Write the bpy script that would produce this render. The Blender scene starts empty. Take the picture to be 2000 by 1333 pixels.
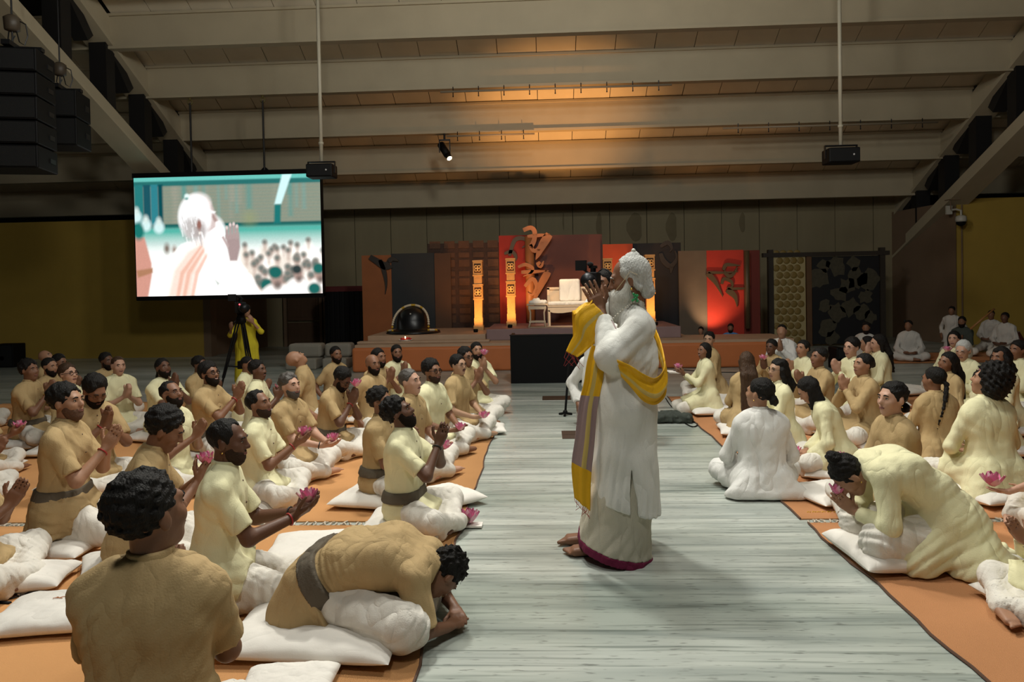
import bpy, math, random
import numpy as np
from mathutils import Vector, Matrix

# ------------------------------------------------------------------ camera, world, light, exposure
SC = bpy.context.scene
COL = SC.collection
FPX, CAMH = 1400.0, 1.6
cam_d = bpy.data.cameras.new('camera'); cam = bpy.data.objects.new('camera', cam_d); COL.objects.link(cam)
cam_d.sensor_width = 36; cam_d.lens = 36 * FPX / 2000; cam_d.shift_x = 0; cam_d.shift_y = -0.040
cam_d.clip_start = .05; cam_d.clip_end = 200
CR = (Matrix.Rotation(math.radians(2.66), 3, 'Z') @ Matrix.Rotation(math.radians(90 - 1.15), 3, 'X') @ Matrix.Rotation(math.radians(-1.1), 3, 'Z'))
cam.matrix_world = Matrix.Translation((0, 0, CAMH)) @ CR.to_4x4()
SC.camera = cam
SC.view_settings.view_transform = 'Standard'; SC.view_settings.look = 'None'
SC.view_settings.gamma = 1; SC.view_settings.use_curve_mapping = False
SC.view_settings.exposure = -0.03
wd = bpy.data.worlds.new('world'); SC.world = wd; wd.use_nodes = True
wd.node_tree.nodes['Background'].inputs[0].default_value = (.9, 1.0, .85, 1)
wd.node_tree.nodes['Background'].inputs[1].default_value = .012

def lamp(name, kind, loc, tgt, power, col, size=.5, angle=60, blend=.6):
    d = bpy.data.lights.new(name, kind); d.energy = power; d.color = col
    if kind == 'SPOT': d.spot_size = math.radians(angle); d.spot_blend = blend; d.shadow_soft_size = size
    elif kind == 'AREA': d.size = size
    else: d.shadow_soft_size = size
    o = bpy.data.objects.new(name, d); COL.objects.link(o); o.location = loc
    o.rotation_euler = (Vector(tgt) - Vector(loc)).to_track_quat('-Z', 'Y').to_euler()
    return o
HALL = (1.0, .985, .90)
lamp('hall_lamp', 'SPOT', (-1.0, 7.4, 7.2), (.3, 4.6, 0), 1250, HALL, .30, 95, .9)
lamp('hall_lamp', 'POINT', (-1.7, 4.6, 5.7), (0, 0, 0), 340, HALL, .35)
lamp('hall_lamp', 'POINT', (2.1, 4.0, 5.7), (0, 0, 0), 340, HALL, .35)
lamp('hall_lamp', 'POINT', (.4, 7.4, 6.4), (0, 0, 0), 380, HALL, .35)
lamp('hall_lamp', 'POINT', (-.6, .2, 5.2), (0, 0, 0), 250, HALL, .35)

# ------------------------------------------------------------------ projection of the photograph into the place
def ray(px, py):
    u = (px - 1000) / FPX + cam_d.shift_x * 2000 / FPX
    v = (666.5 - py) / FPX + cam_d.shift_y * 2000 / FPX
    return CR @ Vector((u, v, -1))
def at(px, py, Y):
    r = ray(px, py); return Vector((0, 0, CAMH)) + r * (Y / r.y)
def onz(px, py, z=0.0):
    r = ray(px, py); return Vector((0, 0, CAMH)) + r * ((z - CAMH) / r.z)

# ------------------------------------------------------------------ materials
MATS = {}
def _nt(name):
    m = bpy.data.materials.new(name); m.use_nodes = True
    nt = m.node_tree; return m, nt, nt.nodes['Principled BSDF']
def mat(name, col, rough=.6, var=.12, nscale=6, bump=0., bscale=40, metal=0., emit=None, estr=0, stretch=(1, 1, 1), spec=.5, sheen=0):
    if name in MATS: return MATS[name]
    m, nt, b = _nt(name); N = nt.nodes; Lk = nt.links
    b.inputs['Roughness'].default_value = rough; b.inputs['Metallic'].default_value = metal
    b.inputs['Specular IOR Level'].default_value = spec
    if sheen: b.inputs['Sheen Weight'].default_value = sheen
    tc = N.new('ShaderNodeTexCoord'); mp = N.new('ShaderNodeMapping'); mp.inputs['Scale'].default_value = stretch
    Lk.new(tc.outputs['Object'], mp.inputs[0])
    n = N.new('ShaderNodeTexNoise'); n.inputs['Scale'].default_value = nscale; n.inputs['Detail'].default_value = 4
    Lk.new(mp.outputs[0], n.inputs['Vector'])
    mx = N.new('ShaderNodeMix'); mx.data_type = 'RGBA'
    c = Vector(col[:3])
    mx.inputs[6].default_value = (*(c * (1 - var)), 1); mx.inputs[7].default_value = (*[min(1, x * (1 + var)) for x in c], 1)
    Lk.new(n.outputs['Fac'], mx.inputs[0]); Lk.new(mx.outputs[2], b.inputs['Base Color'])
    if bump:
        n2 = N.new('ShaderNodeTexNoise'); n2.inputs['Scale'].default_value = bscale; n2.inputs['Detail'].default_value = 3
        Lk.new(mp.outputs[0], n2.inputs['Vector'])
        bp = N.new('ShaderNodeBump'); bp.inputs['Strength'].default_value = bump; bp.inputs['Distance'].default_value = .01
        Lk.new(n2.outputs['Fac'], bp.inputs['Height']); Lk.new(bp.outputs[0], b.inputs['Normal'])
    if emit:
        b.inputs['Emission Color'].default_value = (*emit, 1); b.inputs['Emission Strength'].default_value = estr
    MATS[name] = m; return m
def cloth(name, col, rough=.85, bump=.5):
    """woven cotton: faint weave lines and soft creases"""
    if name in MATS: return MATS[name]
    m, nt, b = _nt(name); N = nt.nodes; Lk = nt.links
    b.inputs['Roughness'].default_value = rough; b.inputs['Specular IOR Level'].default_value = .25
    tc = N.new('ShaderNodeTexCoord')
    n = N.new('ShaderNodeTexNoise'); n.inputs['Scale'].default_value = 5; n.inputs['Detail'].default_value = 3; Lk.new(tc.outputs['Object'], n.inputs['Vector'])
    mx = N.new('ShaderNodeMix'); mx.data_type = 'RGBA'; c = Vector(col)
    mx.inputs[6].default_value = (*(c * .9), 1); mx.inputs[7].default_value = (*[min(1, x * 1.08) for x in c], 1)
    Lk.new(n.outputs['Fac'], mx.inputs[0]); Lk.new(mx.outputs[2], b.inputs['Base Color'])
    mp = N.new('ShaderNodeMapping'); mp.inputs['Scale'].default_value = (1.3, 1.3, .42); mp.inputs['Rotation'].default_value = (.35, .6, .2); Lk.new(tc.outputs['Object'], mp.inputs[0])
    def crease(sc, dist):
        n = N.new('ShaderNodeTexNoise'); n.inputs['Scale'].default_value = sc; n.inputs['Detail'].default_value = 1.5; n.inputs['Distortion'].default_value = dist; Lk.new(mp.outputs[0], n.inputs['Vector'])
        q = N.new('ShaderNodeMath'); q.operation = 'SUBTRACT'; Lk.new(n.outputs['Fac'], q.inputs[0]); q.inputs[1].default_value = .5
        r = N.new('ShaderNodeMath'); r.operation = 'ABSOLUTE'; Lk.new(q.outputs[0], r.inputs[0])
        t = N.new('ShaderNodeMath'); t.operation = 'POWER'; Lk.new(r.outputs[0], t.inputs[0]); t.inputs[1].default_value = .8; return t
    c1 = crease(4.2, .3); c2 = crease(9., .25); n2 = N.new('ShaderNodeMath'); n2.operation = 'MULTIPLY_ADD'; Lk.new(c2.outputs[0], n2.inputs[0]); n2.inputs[1].default_value = .25; Lk.new(c1.outputs[0], n2.inputs[2])
    n3 = N.new('ShaderNodeTexNoise'); n3.inputs['Scale'].default_value = 160; Lk.new(tc.outputs['Object'], n3.inputs['Vector'])
    ad = N.new('ShaderNodeMath'); ad.operation = 'MULTIPLY_ADD'; Lk.new(n3.outputs['Fac'], ad.inputs[0]); ad.inputs[1].default_value = .03; Lk.new(n2.outputs[0], ad.inputs[2])
    bp = N.new('ShaderNodeBump'); bp.inputs['Strength'].default_value = 1.; bp.inputs['Distance'].default_value = .105 * bump
    Lk.new(ad.outputs[0], bp.inputs['Height']); Lk.new(bp.outputs[0], b.inputs['Normal'])
    MATS[name] = m; return m

SKIN = [mat('skin_%d' % i, c, .5, .1, 8, .08, 90, spec=.35) for i, c in enumerate([(.52, .30, .21), (.36, .19, .115), (.22, .105, .06), (.125, .058, .034), (.42, .25, .16)])]
CL = dict(
    tan=cloth('tan_cotton', (.46, .325, .16)), yellow=cloth('pale_yellow_cotton', (.78, .74, .47), .85, .4), white=cloth('white_cotton', (.74, .73, .70)),
    dhoti=cloth('cream_cotton', (.74, .70, .63), .85, .5), cushion=cloth('cushion_cotton', (.80, .76, .70), .9, .16), grey=cloth('grey_sash', (.115, .095, .07)),
    dress=cloth('bright_yellow_cotton', (.62, .52, .03)), blue=cloth('blue_cotton', (.10, .25, .55)), dark=cloth('dark_cotton', (.06, .07, .06)), linen=cloth('ivory_linen', (.72, .715, .67), .85, .4),
    dimwhite=cloth('offwhite_cotton', (.55, .52, .48)), orange=cloth('orange_cloth', (.36, .12, .04)))
HAIRM = dict(black=mat('hair_black', (.009, .0075, .0065), .62, .5, 60, .9, 150, spec=.22, stretch=(1, 1, .3)), beardblack=mat('beard_black', (.016, .011, .008), .85, .6, 120, .9, 200, spec=.1), stubble2=mat('stubble_light', (.13, .07, .045), .85, .5, 150, .6, 200, spec=.15), stubble=mat('stubble', (.045, .026, .018), .85, .5, 150, .6, 200, spec=.15), brown=mat('hair_brown', (.055, .028, .014), .55, .5, 40, .9, 130, spec=.3, stretch=(1, 1, .12)),
             grey=mat('hair_grey', (.07, .06, .052), .55, .6, 90, .5, 120), silver=mat('hair_silver', (.45, .45, .43), .6, .3, 70, .6, 140), white=mat('hair_white', (.68, .67, .62), .7, .25, 60, .9, 130))
M_EYE = mat('eye_white', (.5, .45, .4), .3, .05); M_IRIS = mat('eye_dark', (.01, .007, .005), .2, .1); M_LIP = mat('lips', (.20, .07, .055), .45, .1); M_TEETH = mat('teeth', (.7, .66, .6), .35, .05)
M_BLACK = mat('black_plastic', (.003, .003, .0035), .6, .2, spec=.2); M_METAL = mat('dark_metal', (.02, .02, .022), .4, .2, metal=.6)
M_PINK = mat('lotus_pink', (.72, .19, .36), .6, .35, 30); M_PINK2 = mat('lotus_pale', (.85, .45, .55), .6, .3, 30); M_YEL = mat('lotus_yellow', (.6, .4, .06), .6, .2); M_LEAF = mat('leaf_green', (.05, .14, .03), .5, .3)

# ------------------------------------------------------------------ objects and meshes
def link(name, me, m=None, parent=None, loc=None):
    o = bpy.data.objects.new(name, me); COL.objects.link(o)
    if m is not None and me is not None and not me.materials:
        for q in (m if isinstance(m, (list, tuple)) else [m]): me.materials.append(q)
    if parent is not None: o.parent = parent
    if loc is not None: o.location = loc
    return o
def empty(name, loc=(0, 0, 0), rz=0.):
    o = bpy.data.objects.new(name, None); COL.objects.link(o); o.location = loc; o.rotation_euler = (0, 0, rz); o.empty_display_size = .05; return o
def tag(o, label, cat, group=None, kind=None):
    if label: o['label'] = label
    if cat: o['category'] = cat
    if group: o['group'] = group
    if kind: o['kind'] = kind
    return o
def struct(o, label=None):
    o['kind'] = 'structure'
    if label: o['label'] = label
    return o
def np_mesh(name, V, F, smooth=True, mi=None):
    V = np.asarray(V, np.float32); me = bpy.data.meshes.new(name)
    F = np.asarray(F, np.int32); n = F.shape[1]
    me.vertices.add(len(V)); me.vertices.foreach_set('co', V.ravel())
    me.loops.add(F.size); me.loops.foreach_set('vertex_index', F.ravel())
    me.polygons.add(len(F)); me.polygons.foreach_set('loop_start', np.arange(0, F.size, n, dtype=np.int32))
    if smooth: me.polygons.foreach_set('use_smooth', np.ones(len(F), bool))
    if mi is not None: me.polygons.foreach_set('material_index', np.asarray(mi, np.int32))
    me.update(calc_edges=True); return me
class MB:
    """polygon collector"""
    def __init__(s): s.v = []; s.f = []; s.mi = []; s.m = 0
    def face(s, pts):
        b = len(s.v); s.v += [tuple(p) for p in pts]; s.f.append(tuple(range(b, b + len(pts)))); s.mi.append(s.m)
    def box(s, x0, x1, y0, y1, z0, z1, M=None, bev=0):
        b = len(s.v)
        P = [Vector((x, y, z)) for x in (x0, x1) for y in (y0, y1) for z in (z0, z1)]
        if M is not None: P = [M @ p for p in P]
        s.v += [tuple(p) for p in P]
        for f in ((0, 1, 3, 2), (4, 6, 7, 5), (0, 4, 5, 1), (2, 3, 7, 6), (0, 2, 6, 4), (1, 5, 7, 3)):
            s.f.append(tuple(b + i for i in f)); s.mi.append(s.m)
        return s
    def bar(s, A, B, r, n=8, r2=None):
        A = Vector(A); B = Vector(B); r2 = r if r2 is None else r2
        d = (B - A).normalized(); e = d.orthogonal().normalized(); g = d.cross(e); b = len(s.v)
        for P, R in ((A, r), (B, r2)):
            for i in range(n):
                a = 2 * math.pi * i / n; s.v.append(tuple(P + e * math.cos(a) * R + g * math.sin(a) * R))
        for i in range(n): s.f.append((b + i, b + (i + 1) % n, b + n + (i + 1) % n, b + n + i)); s.mi.append(s.m)
        s.f.append(tuple(b + i for i in reversed(range(n)))); s.f.append(tuple(b + n + i for i in range(n))); s.mi += [s.m] * 2
        return s
    def tube(s, pts, r, n=6, closed=False, rs=None):
        P = [Vector(p) for p in pts]; N = len(P); b = len(s.v); e = None
        for i, p in enumerate(P):
            d = (P[(i + 1) % N] - P[i - 1]) if closed else (P[min(i + 1, N - 1)] - P[max(i - 1, 0)])
            d.normalize()
            if e is None: e = d.orthogonal().normalized()
            e = (e - d * e.dot(d)); e = e.normalized() if e.length > 1e-6 else d.orthogonal().normalized()
            g = d.cross(e); R = rs[i] if rs else r
            for k in range(n):
                a = 2 * math.pi * k / n; s.v.append(tuple(p + e * math.cos(a) * R + g * math.sin(a) * R))
        for i in range(N if closed else N - 1):
            j = (i + 1) % N
            for k in range(n):
                q = (k + 1) % n; s.f.append((b + i * n + k, b + i * n + q, b + j * n + q, b + j * n + k)); s.mi.append(s.m)
        if not closed:
            s.f.append(tuple(b + i for i in reversed(range(n)))); s.f.append(tuple(b + (N - 1) * n + i for i in range(n))); s.mi += [s.m] * 2
        return s
    def lathe(s, prof, C=(0, 0, 0), n=16, M=None):
        b = len(s.v); C = Vector(C)
        for r, z in prof:
            for i in range(n):
                a = 2 * math.pi * i / n; p = Vector((r * math.cos(a), r * math.sin(a), z))
                s.v.append(tuple(C + (M @ p if M is not None else p)))
        for j in range(len(prof) - 1):
            for i in range(n):
                q = (i + 1) % n; s.f.append((b + j * n + i, b + j * n + q, b + (j + 1) * n + q, b + (j + 1) * n + i)); s.mi.append(s.m)
        s.f.append(tuple(b + i for i in reversed(range(n)))); s.f.append(tuple(b + (len(prof) - 1) * n + i for i in range(n))); s.mi += [s.m] * 2
        return s
    def ball(s, C, r, n=10, m=7, M=None):
        rr = r if isinstance(r, (tuple, list)) else (r, r, r); b = len(s.v); C = Vector(C)
        for j in range(m + 1):
            t = math.pi * j / m
            for i in range(n):
                a = 2 * math.pi * i / n; p = Vector((math.sin(t) * math.cos(a) * rr[0], math.sin(t) * math.sin(a) * rr[1], -math.cos(t) * rr[2]))
                s.v.append(tuple(C + (M @ p if M is not None else p)))
        for j in range(m):
            for i in range(n):
                q = (i + 1) % n; s.f.append((b + j * n + i, b + j * n + q, b + (j + 1) * n + q, b + (j + 1) * n + i)); s.mi.append(s.m)
        return s
    def prism(s, poly, d, M=None):
        """poly: 2-D outline (x, z) at y=0 extruded to y=d"""
        n = len(poly); b = len(s.v)
        for y in (0, d):
            for x, z in poly:
                p = Vector((x, y, z)); s.v.append(tuple(M @ p if M is not None else p))
        s.f.append(tuple(range(b, b + n))); s.f.append(tuple(reversed(range(b + n, b + 2 * n)))); s.mi += [s.m] * 2
        for i in range(n):
            q = (i + 1) % n; s.f.append((b + q, b + i, b + n + i, b + n + q)); s.mi.append(s.m)
        return s
    def mesh(s, name, smooth=False):
        me = bpy.data.meshes.new(name); me.from_pydata(s.v, [], s.f)
        if smooth: me.polygons.foreach_set('use_smooth', np.ones(len(s.f), bool))
        if any(s.mi): me.polygons.foreach_set('material_index', np.asarray(s.mi, np.int32))
        me.update(); return me
    def build(s, name, m, parent=None, smooth=False, loc=None):
        return link(name, s.mesh(name, smooth), m, parent, loc)
def bevel(o, w=.01, seg=2):
    q = o.modifiers.new('bevel', 'BEVEL'); q.width = w; q.segments = seg; q.limit_method = 'ANGLE'; return o

# ------------------------------------------------------------------ smooth implicit surfaces -> meshes
A3 = lambda p: np.asarray(p, np.float32)
class SDF:
    def __init__(s): s.p = []; s.folds = None; s.cuts = []
    def cap(s, A, B, ra, rb=None, L=None, wa=0., wb=None, k=.03, fa=False, fb=False, sub=False):
        rb = ra if rb is None else rb; wb = wa if wb is None else wb
        s.p.append(('c', A3(A), A3(B), ra, rb, None if L is None else A3(L), wa, wb, k, fa, fb, sub)); return s
    def ell(s, C, r, M=None, k=.02, sub=False):
        s.p.append(('e', A3(C), A3(r), None if M is None else np.asarray(M, np.float32), k, sub)); return s
    def cut(s, P, n): s.cuts.append((A3(P), A3(n))); return s
    def bounds(s):
        lo = np.full(3, 9e9, np.float32); hi = -lo
        for q in s.p:
            if q[-1]: continue
            l, h = s.pb(q); lo = np.minimum(lo, l); hi = np.maximum(hi, h)
        return lo, hi
    @staticmethod
    def pb(q):
        if q[0] == 'c':
            e = max(q[3], q[4]); w = 0 if q[5] is None else np.abs(q[5]) * max(q[6], q[7])
            return np.minimum(q[1], q[2]) - e - w, np.maximum(q[1], q[2]) + e + w
        R = q[2] if q[3] is None else np.abs(q[3]) @ q[2]
        return q[1] - R, q[1] + R
    def ev(s, P, marg):
        d = np.full(len(P), .5, np.float32)
        for q in s.p:
            k = q[8] if q[0] == 'c' else q[4]; lo, hi = s.pb(q); m = marg + k
            idx = np.nonzero(((P > lo - m) & (P < hi + m)).all(1))[0]
            if not len(idx): continue
            p = P[idx]
            if q[0] == 'c':
                _, A, B, ra, rb, L, wa, wb, k, fa, fb, sub = q
                ab = B - A; l2 = float(ab @ ab) + 1e-12; t0 = ((p - A) @ ab) / l2; t = np.clip(t0, 0, 1)
                o = p - A - t[:, None] * ab
                if L is not None:
                    u = o @ L; w = wa + (wb - wa) * t; o = o - np.clip(u, -w, w)[:, None] * L
                e = np.sqrt((o * o).sum(1)) - (ra + (rb - ra) * t); l = math.sqrt(l2)
                if fa: e = np.maximum(e, -t0 * l)
                if fb: e = np.maximum(e, (t0 - 1) * l)
            else:
                _, C, r, M, k, sub = q
                o = p - C
                if M is not None: o = o @ M
                k0 = np.sqrt(((o / r) ** 2).sum(1)); k1 = np.sqrt(((o / (r * r)) ** 2).sum(1)) + 1e-6
                e = k0 * (k0 - 1) / k1
                e = np.where(k0 < .2, -min(r) * .8, e)
            dd = d[idx]
            if sub:
                h = np.clip(.5 - .5 * (dd + e) / k, 0, 1); d[idx] = dd * (1 - h) - e * h + k * h * (1 - h)
            else:
                h = np.clip(.5 + .5 * (e - dd) / k, 0, 1); d[idx] = e * (1 - h) + dd * h - k * h * (1 - h)
        if s.folds is not None: d = d + s.folds(P)
        for A, n in s.cuts: d = np.maximum(d, (P - A) @ n)
        return d
    def mesh(s, v, pad=.03):
        lo, hi = s.bounds(); lo = lo - pad; hi = hi + pad
        nb = np.ceil((hi - lo) / (4 * v)).astype(int) + 1; c = 4 * v
        g = np.stack(np.meshgrid(*[np.arange(n, dtype=np.int32) for n in nb], indexing='ij'), -1).reshape(-1, 3)
        dc = s.ev((lo + (g * 4 + 1.5) * v).astype(np.float32), c * 1.3 + pad * .5)
        act = np.abs(dc) < c * 1.2 + pad * .4
        G = np.repeat(np.repeat(np.repeat(np.where(dc < 0, -.5, .5).astype(np.float32).reshape(nb), 4, 0), 4, 1), 4, 2)
        off = np.stack(np.meshgrid(*[np.arange(4, dtype=np.int32)] * 3, indexing='ij'), -1).reshape(-1, 3)
        fi = (g[act][:, None, :] * 4 + off[None]).reshape(-1, 3)
        G[fi[:, 0], fi[:, 1], fi[:, 2]] = s.ev((lo + fi * v).astype(np.float32), c)
        return nets(G, lo, v)
def nets(G, lo, v):
    I = G < 0
    cnt = np.zeros(np.array(G.shape) - 1, np.uint8)
    for a in (0, 1):
        for b in (0, 1):
            for c in (0, 1): cnt += I[a:I.shape[0] - 1 + a, b:I.shape[1] - 1 + b, c:I.shape[2] - 1 + c]
    ci = np.argwhere((cnt > 0) & (cnt < 8)); n = len(ci)
    if not n: return np.zeros((0, 3)), np.zeros((0, 4), int)
    idm = np.full(cnt.shape, -1, np.int32); idm[ci[:, 0], ci[:, 1], ci[:, 2]] = np.arange(n)
    acc = np.zeros((n, 3), np.float32); w = np.zeros(n, np.float32)
    cv = {(a, b, c): G[ci[:, 0] + a, ci[:, 1] + b, ci[:, 2] + c] for a in (0, 1) for b in (0, 1) for c in (0, 1)}
    for ax in range(3):
        for a in (0, 1):
            for b in (0, 1):
                p = [a, b]; p.insert(ax, 0); q = [a, b]; q.insert(ax, 1)
                d0 = cv[tuple(p)]; d1 = cv[tuple(q)]; m = (d0 < 0) != (d1 < 0)
                t = np.where(m, d0 / np.where(m, d0 - d1, 1), 0)
                e = np.tile(np.array(p, np.float32), (n, 1)); e[:, ax] = t
                acc += e * m[:, None]; w += m
    V = lo + (ci + acc / w[:, None]) * v
    Fs = []
    for ax in range(3):
        sl0 = [slice(None)] * 3; sl1 = [slice(None)] * 3; sl0[ax] = slice(0, -1); sl1[ax] = slice(1, None)
        x = I[tuple(sl0)] != I[tuple(sl1)]
        e = np.argwhere(x); o1, o2 = (ax + 1) % 3, (ax + 2) % 3
        e = e[(e[:, o1] > 0) & (e[:, o2] > 0) & (e[:, o1] < G.shape[o1] - 1) & (e[:, o2] < G.shape[o2] - 1)]
        if not len(e): continue
        ins = I[e[:, 0], e[:, 1], e[:, 2]]
        def cell(a, b):
            f = e.copy(); f[:, o1] -= a; f[:, o2] -= b; return idm[f[:, 0], f[:, 1], f[:, 2]]
        q = np.stack([cell(1, 1), cell(0, 1), cell(0, 0), cell(1, 0)], 1)
        q[~ins] = q[~ins][:, ::-1]; Fs.append(q)
    F = np.concatenate(Fs); F = F[(F >= 0).all(1)]
    return V, F
def sdf_obj(name, S, v, m, parent=None, sc=1.):
    V, F = S.mesh(v / sc)
    if len(F) == 0: return None
    return link(name, np_mesh(name, V * sc, F), m, parent)
def folds(seed, amp, wl=.09, n=5, dirs=None):
    """soft waves; with dirs: near parallel creases across that direction"""
    rnd = np.random.RandomState(seed)
    K = rnd.normal(size=(n, 3)).astype(np.float32); K /= np.linalg.norm(K, axis=1)[:, None]
    if dirs is not None:
        d = A3(dirs); d = d / np.linalg.norm(d); K = K * .22 + d * rnd.choice([-1, 1], n)[:, None]
    K *= (2 * np.pi / (wl * rnd.uniform(.75, 1.8, n)))[:, None].astype(np.float32)
    W = (rnd.normal(size=(n, 3)) * (6 if dirs is not None else 9)).astype(np.float32); ph = rnd.uniform(0, 6.28, n).astype(np.float32)
    M_ = (rnd.normal(size=(n, 3)) * 7).astype(np.float32)
    def f(P):
        d = np.zeros(len(P), np.float32)
        for i in range(n):
            w = np.sin(P @ K[i] + 1.3 * np.sin(P @ W[i] + ph[i]) + ph[i] * 3)
            if dirs is not None: w = (1.2 - 2 * np.abs(w) ** .8) * (.55 + .45 * np.sin(P @ M_[i] + ph[i]))
            d += w
        return d * (amp / math.sqrt(n))
    return f

# ------------------------------------------------------------------ people
def nrm(v): v = A3(v); return v / (np.linalg.norm(v) + 1e-9)
def rotm(ax, deg): return np.array(Matrix.Rotation(math.radians(deg), 3, ax), np.float32)
def head_prims(S, hc, R, h, female=0, v=.005):
    def e(c, r, k=.02, sub=False): S.ell(hc + R @ (A3(c) * h), A3(r) * h, R, k * h, sub)
    def c(a, b, ra, rb=None, k=.012): S.cap(hc + R @ (A3(a) * h), hc + R @ (A3(b) * h), ra * h, (rb or ra) * h, k=k * h)
    jw = .9 if female else 1.
    e((0, -.014, .036), (.076, .094, .086), .02)
    e((0, .024, -.030), (.060 * jw, .068, .082), .035)
    e((0, .058, -.092), (.030 * jw, .026, .025), .035)
    for x in (-1, 1):
        e((x * .041, .058, -.020), (.024, .026, .026), .025)
        e((x * .030, .096, .010), (.017, .013, .010), .010, True)
        e((x * .079, -.008, -.004), (.011, .019, .032), .008)
    c((-.034, .079, .030), (.034, .079, .030), .013, k=.02)
    c((0, .088, .018), (0, .109, -.022), .0085, .0125, .014)
    for x in (-1, 1): e((x * .011, .100, -.026), (.009, .010, .008), .008)
    c((-.016, .086, -.052), (.016, .086, -.052), .0085, k=.012); c((-.013, .085, -.064), (.013, .085, -.064), .009, k=.010)
_S = SDF(); head_prims(_S, A3((0, 0, 0)), np.eye(3, dtype=np.float32), 1.)
def surfY(x, z):
    ys = np.linspace(.16, .0, 321, dtype=np.float32); P = np.stack([np.full_like(ys, x), ys, np.full_like(ys, z)], 1)
    d = _S.ev(P, .1); i = np.argmax(d < 0); return float(ys[i])
FACE = {}
def sy(x, z):
    k = (round(x, 4), round(z, 4))
    if k not in FACE: FACE[k] = surfY(*k)
    return FACE[k]
def hand(S, W, d, n, t, curl=0., h=1., fr=1., spread=.0, thumb=.5):
    """five-fingered hand from the wrist W: fingers along d, palm facing n, thumb on side t"""
    d = nrm(d); n = nrm(A3(n) - d * float(A3(n) @ d)); t = nrm(A3(t) - d * float(A3(t) @ d) - n * float(A3(t) @ n))
    S.cap(W + d * .022 * h, W + d * .078 * h, .0145 * h * fr, .0125 * h * fr, t, .020 * h, .030 * h, k=.02)
    for off, ln in ((.031, .074), (.0105, .082), (-.0105, .077), (-.030, .060)):
        p = W + d * .088 * h + t * off * h; a = math.radians(curl * .35); rr = .0088 * h * fr; fd = nrm(d + t * off * spread * 6)
        for q, l in ((0, .45), (1, .32), (2, .23)):
            q2 = p + (fd * math.cos(a) + n * math.sin(a)) * ln * l * h
            S.cap(p, q2, rr, rr * .92, k=.0045); p = q2; rr *= .92; a += math.radians(curl * .55)
    p = W + d * .030 * h + t * .030 * h + n * .006 * h; rr = .0115 * h * fr
    for l, mix in ((.045, .75), (.032, .4), (.024, .15)):
        q2 = p + nrm(d * (1 - mix * .6) + t * mix * thumb * 1.6 + n * .25) * l * h; S.cap(p, q2, rr, rr * .88, k=.006); p = q2; rr *= .88
def ik(S0, W, a, b, hint):
    dv = W - S0; D = float(np.linalg.norm(dv)); D2 = min(D, (a + b) * .985); u = dv / D
    if D > D2: W = S0 + u * D2; D = D2
    D = max(D, abs(a - b) + .03)
    x = (a * a - b * b + D * D) / (2 * D); hgt = math.sqrt(max(a * a - x * x, 0)); hv = A3(hint) - u * float(A3(hint) @ u)
    return S0 + u * x + nrm(hv) * hgt, W
# wrist in chest frame (right, forward, up; origin at the base of the neck), finger direction, palm normal, thumb side, curl, elbow hint
ARMS = dict(
    pray=((.016, .24, -.20), (-.02, .45, .9), (-1, 0, 0), (0, -1, .4), 4, (.75, -.2, -1)),
    pray_chin=((.016, .21, -.115), (-.02, .35, .94), (-1, 0, 0), (0, -1, .3), 5, (.8, .1, -1)),
    pray_mouth=((.018, .175, -.065), (-.05, .12, .99), (-1, .1, 0), (0, -1, .1), 14, (.8, .25, -1)),
    clasp=((.03, .19, -.10), (-.45, .25, .85), (-.8, -.5, 0), (.1, -.8, .5), 55, (.8, .1, -1)),
    hold=((.042, .30, -.22), (-.10, .80, .55), (-.45, -.35, .8), (.8, 0, .5), 22, (.6, -.3, -1)),
    hold_low=((.05, .30, -.33), (-.25, .9, .2), (-.35, -.1, .9), (.8, .1, .4), 26, (.7, -.4, -1)),
    hold_face=((.035, .20, -.13), (-.15, .35, .92), (-.7, -.7, .1), (.6, -.6, .2), 25, (.8, .1, -1)),
    lap=((.10, .27, -.40), (-.75, .6, -.05), (-.1, -.1, .98), (.5, .7, .2), 30, (.8, -.6, -.3)),
    knee=((.24, .27, -.42), (.15, .9, -.3), (0, -.3, -1), (-1, 0, 0), 20, (.8, -.6, 0)),
    side=((.24, .06, -.48), (.0, .2, -1), (-1, 0, 0), (0, 1, 0), 20, (.5, -1, 0)))
PEOPLE = {}
def torso_prims(S, J, inf=0., w=1., lo=0.0, k=.06, hip=0.):
    n = J['spine']; L = J['L']
    wd_ = [(.080 * w + hip, .104 + hip), (.058 * w, .086), (.066 * w, .091), (.074 * w, .080), (.085 * w, .056)]
    for i in range(4): S.cap(n[i], n[i + 1], wd_[i][1] + inf, wd_[i + 1][1] + inf, L[i], wd_[i][0], wd_[i + 1][0], k=k)
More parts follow.
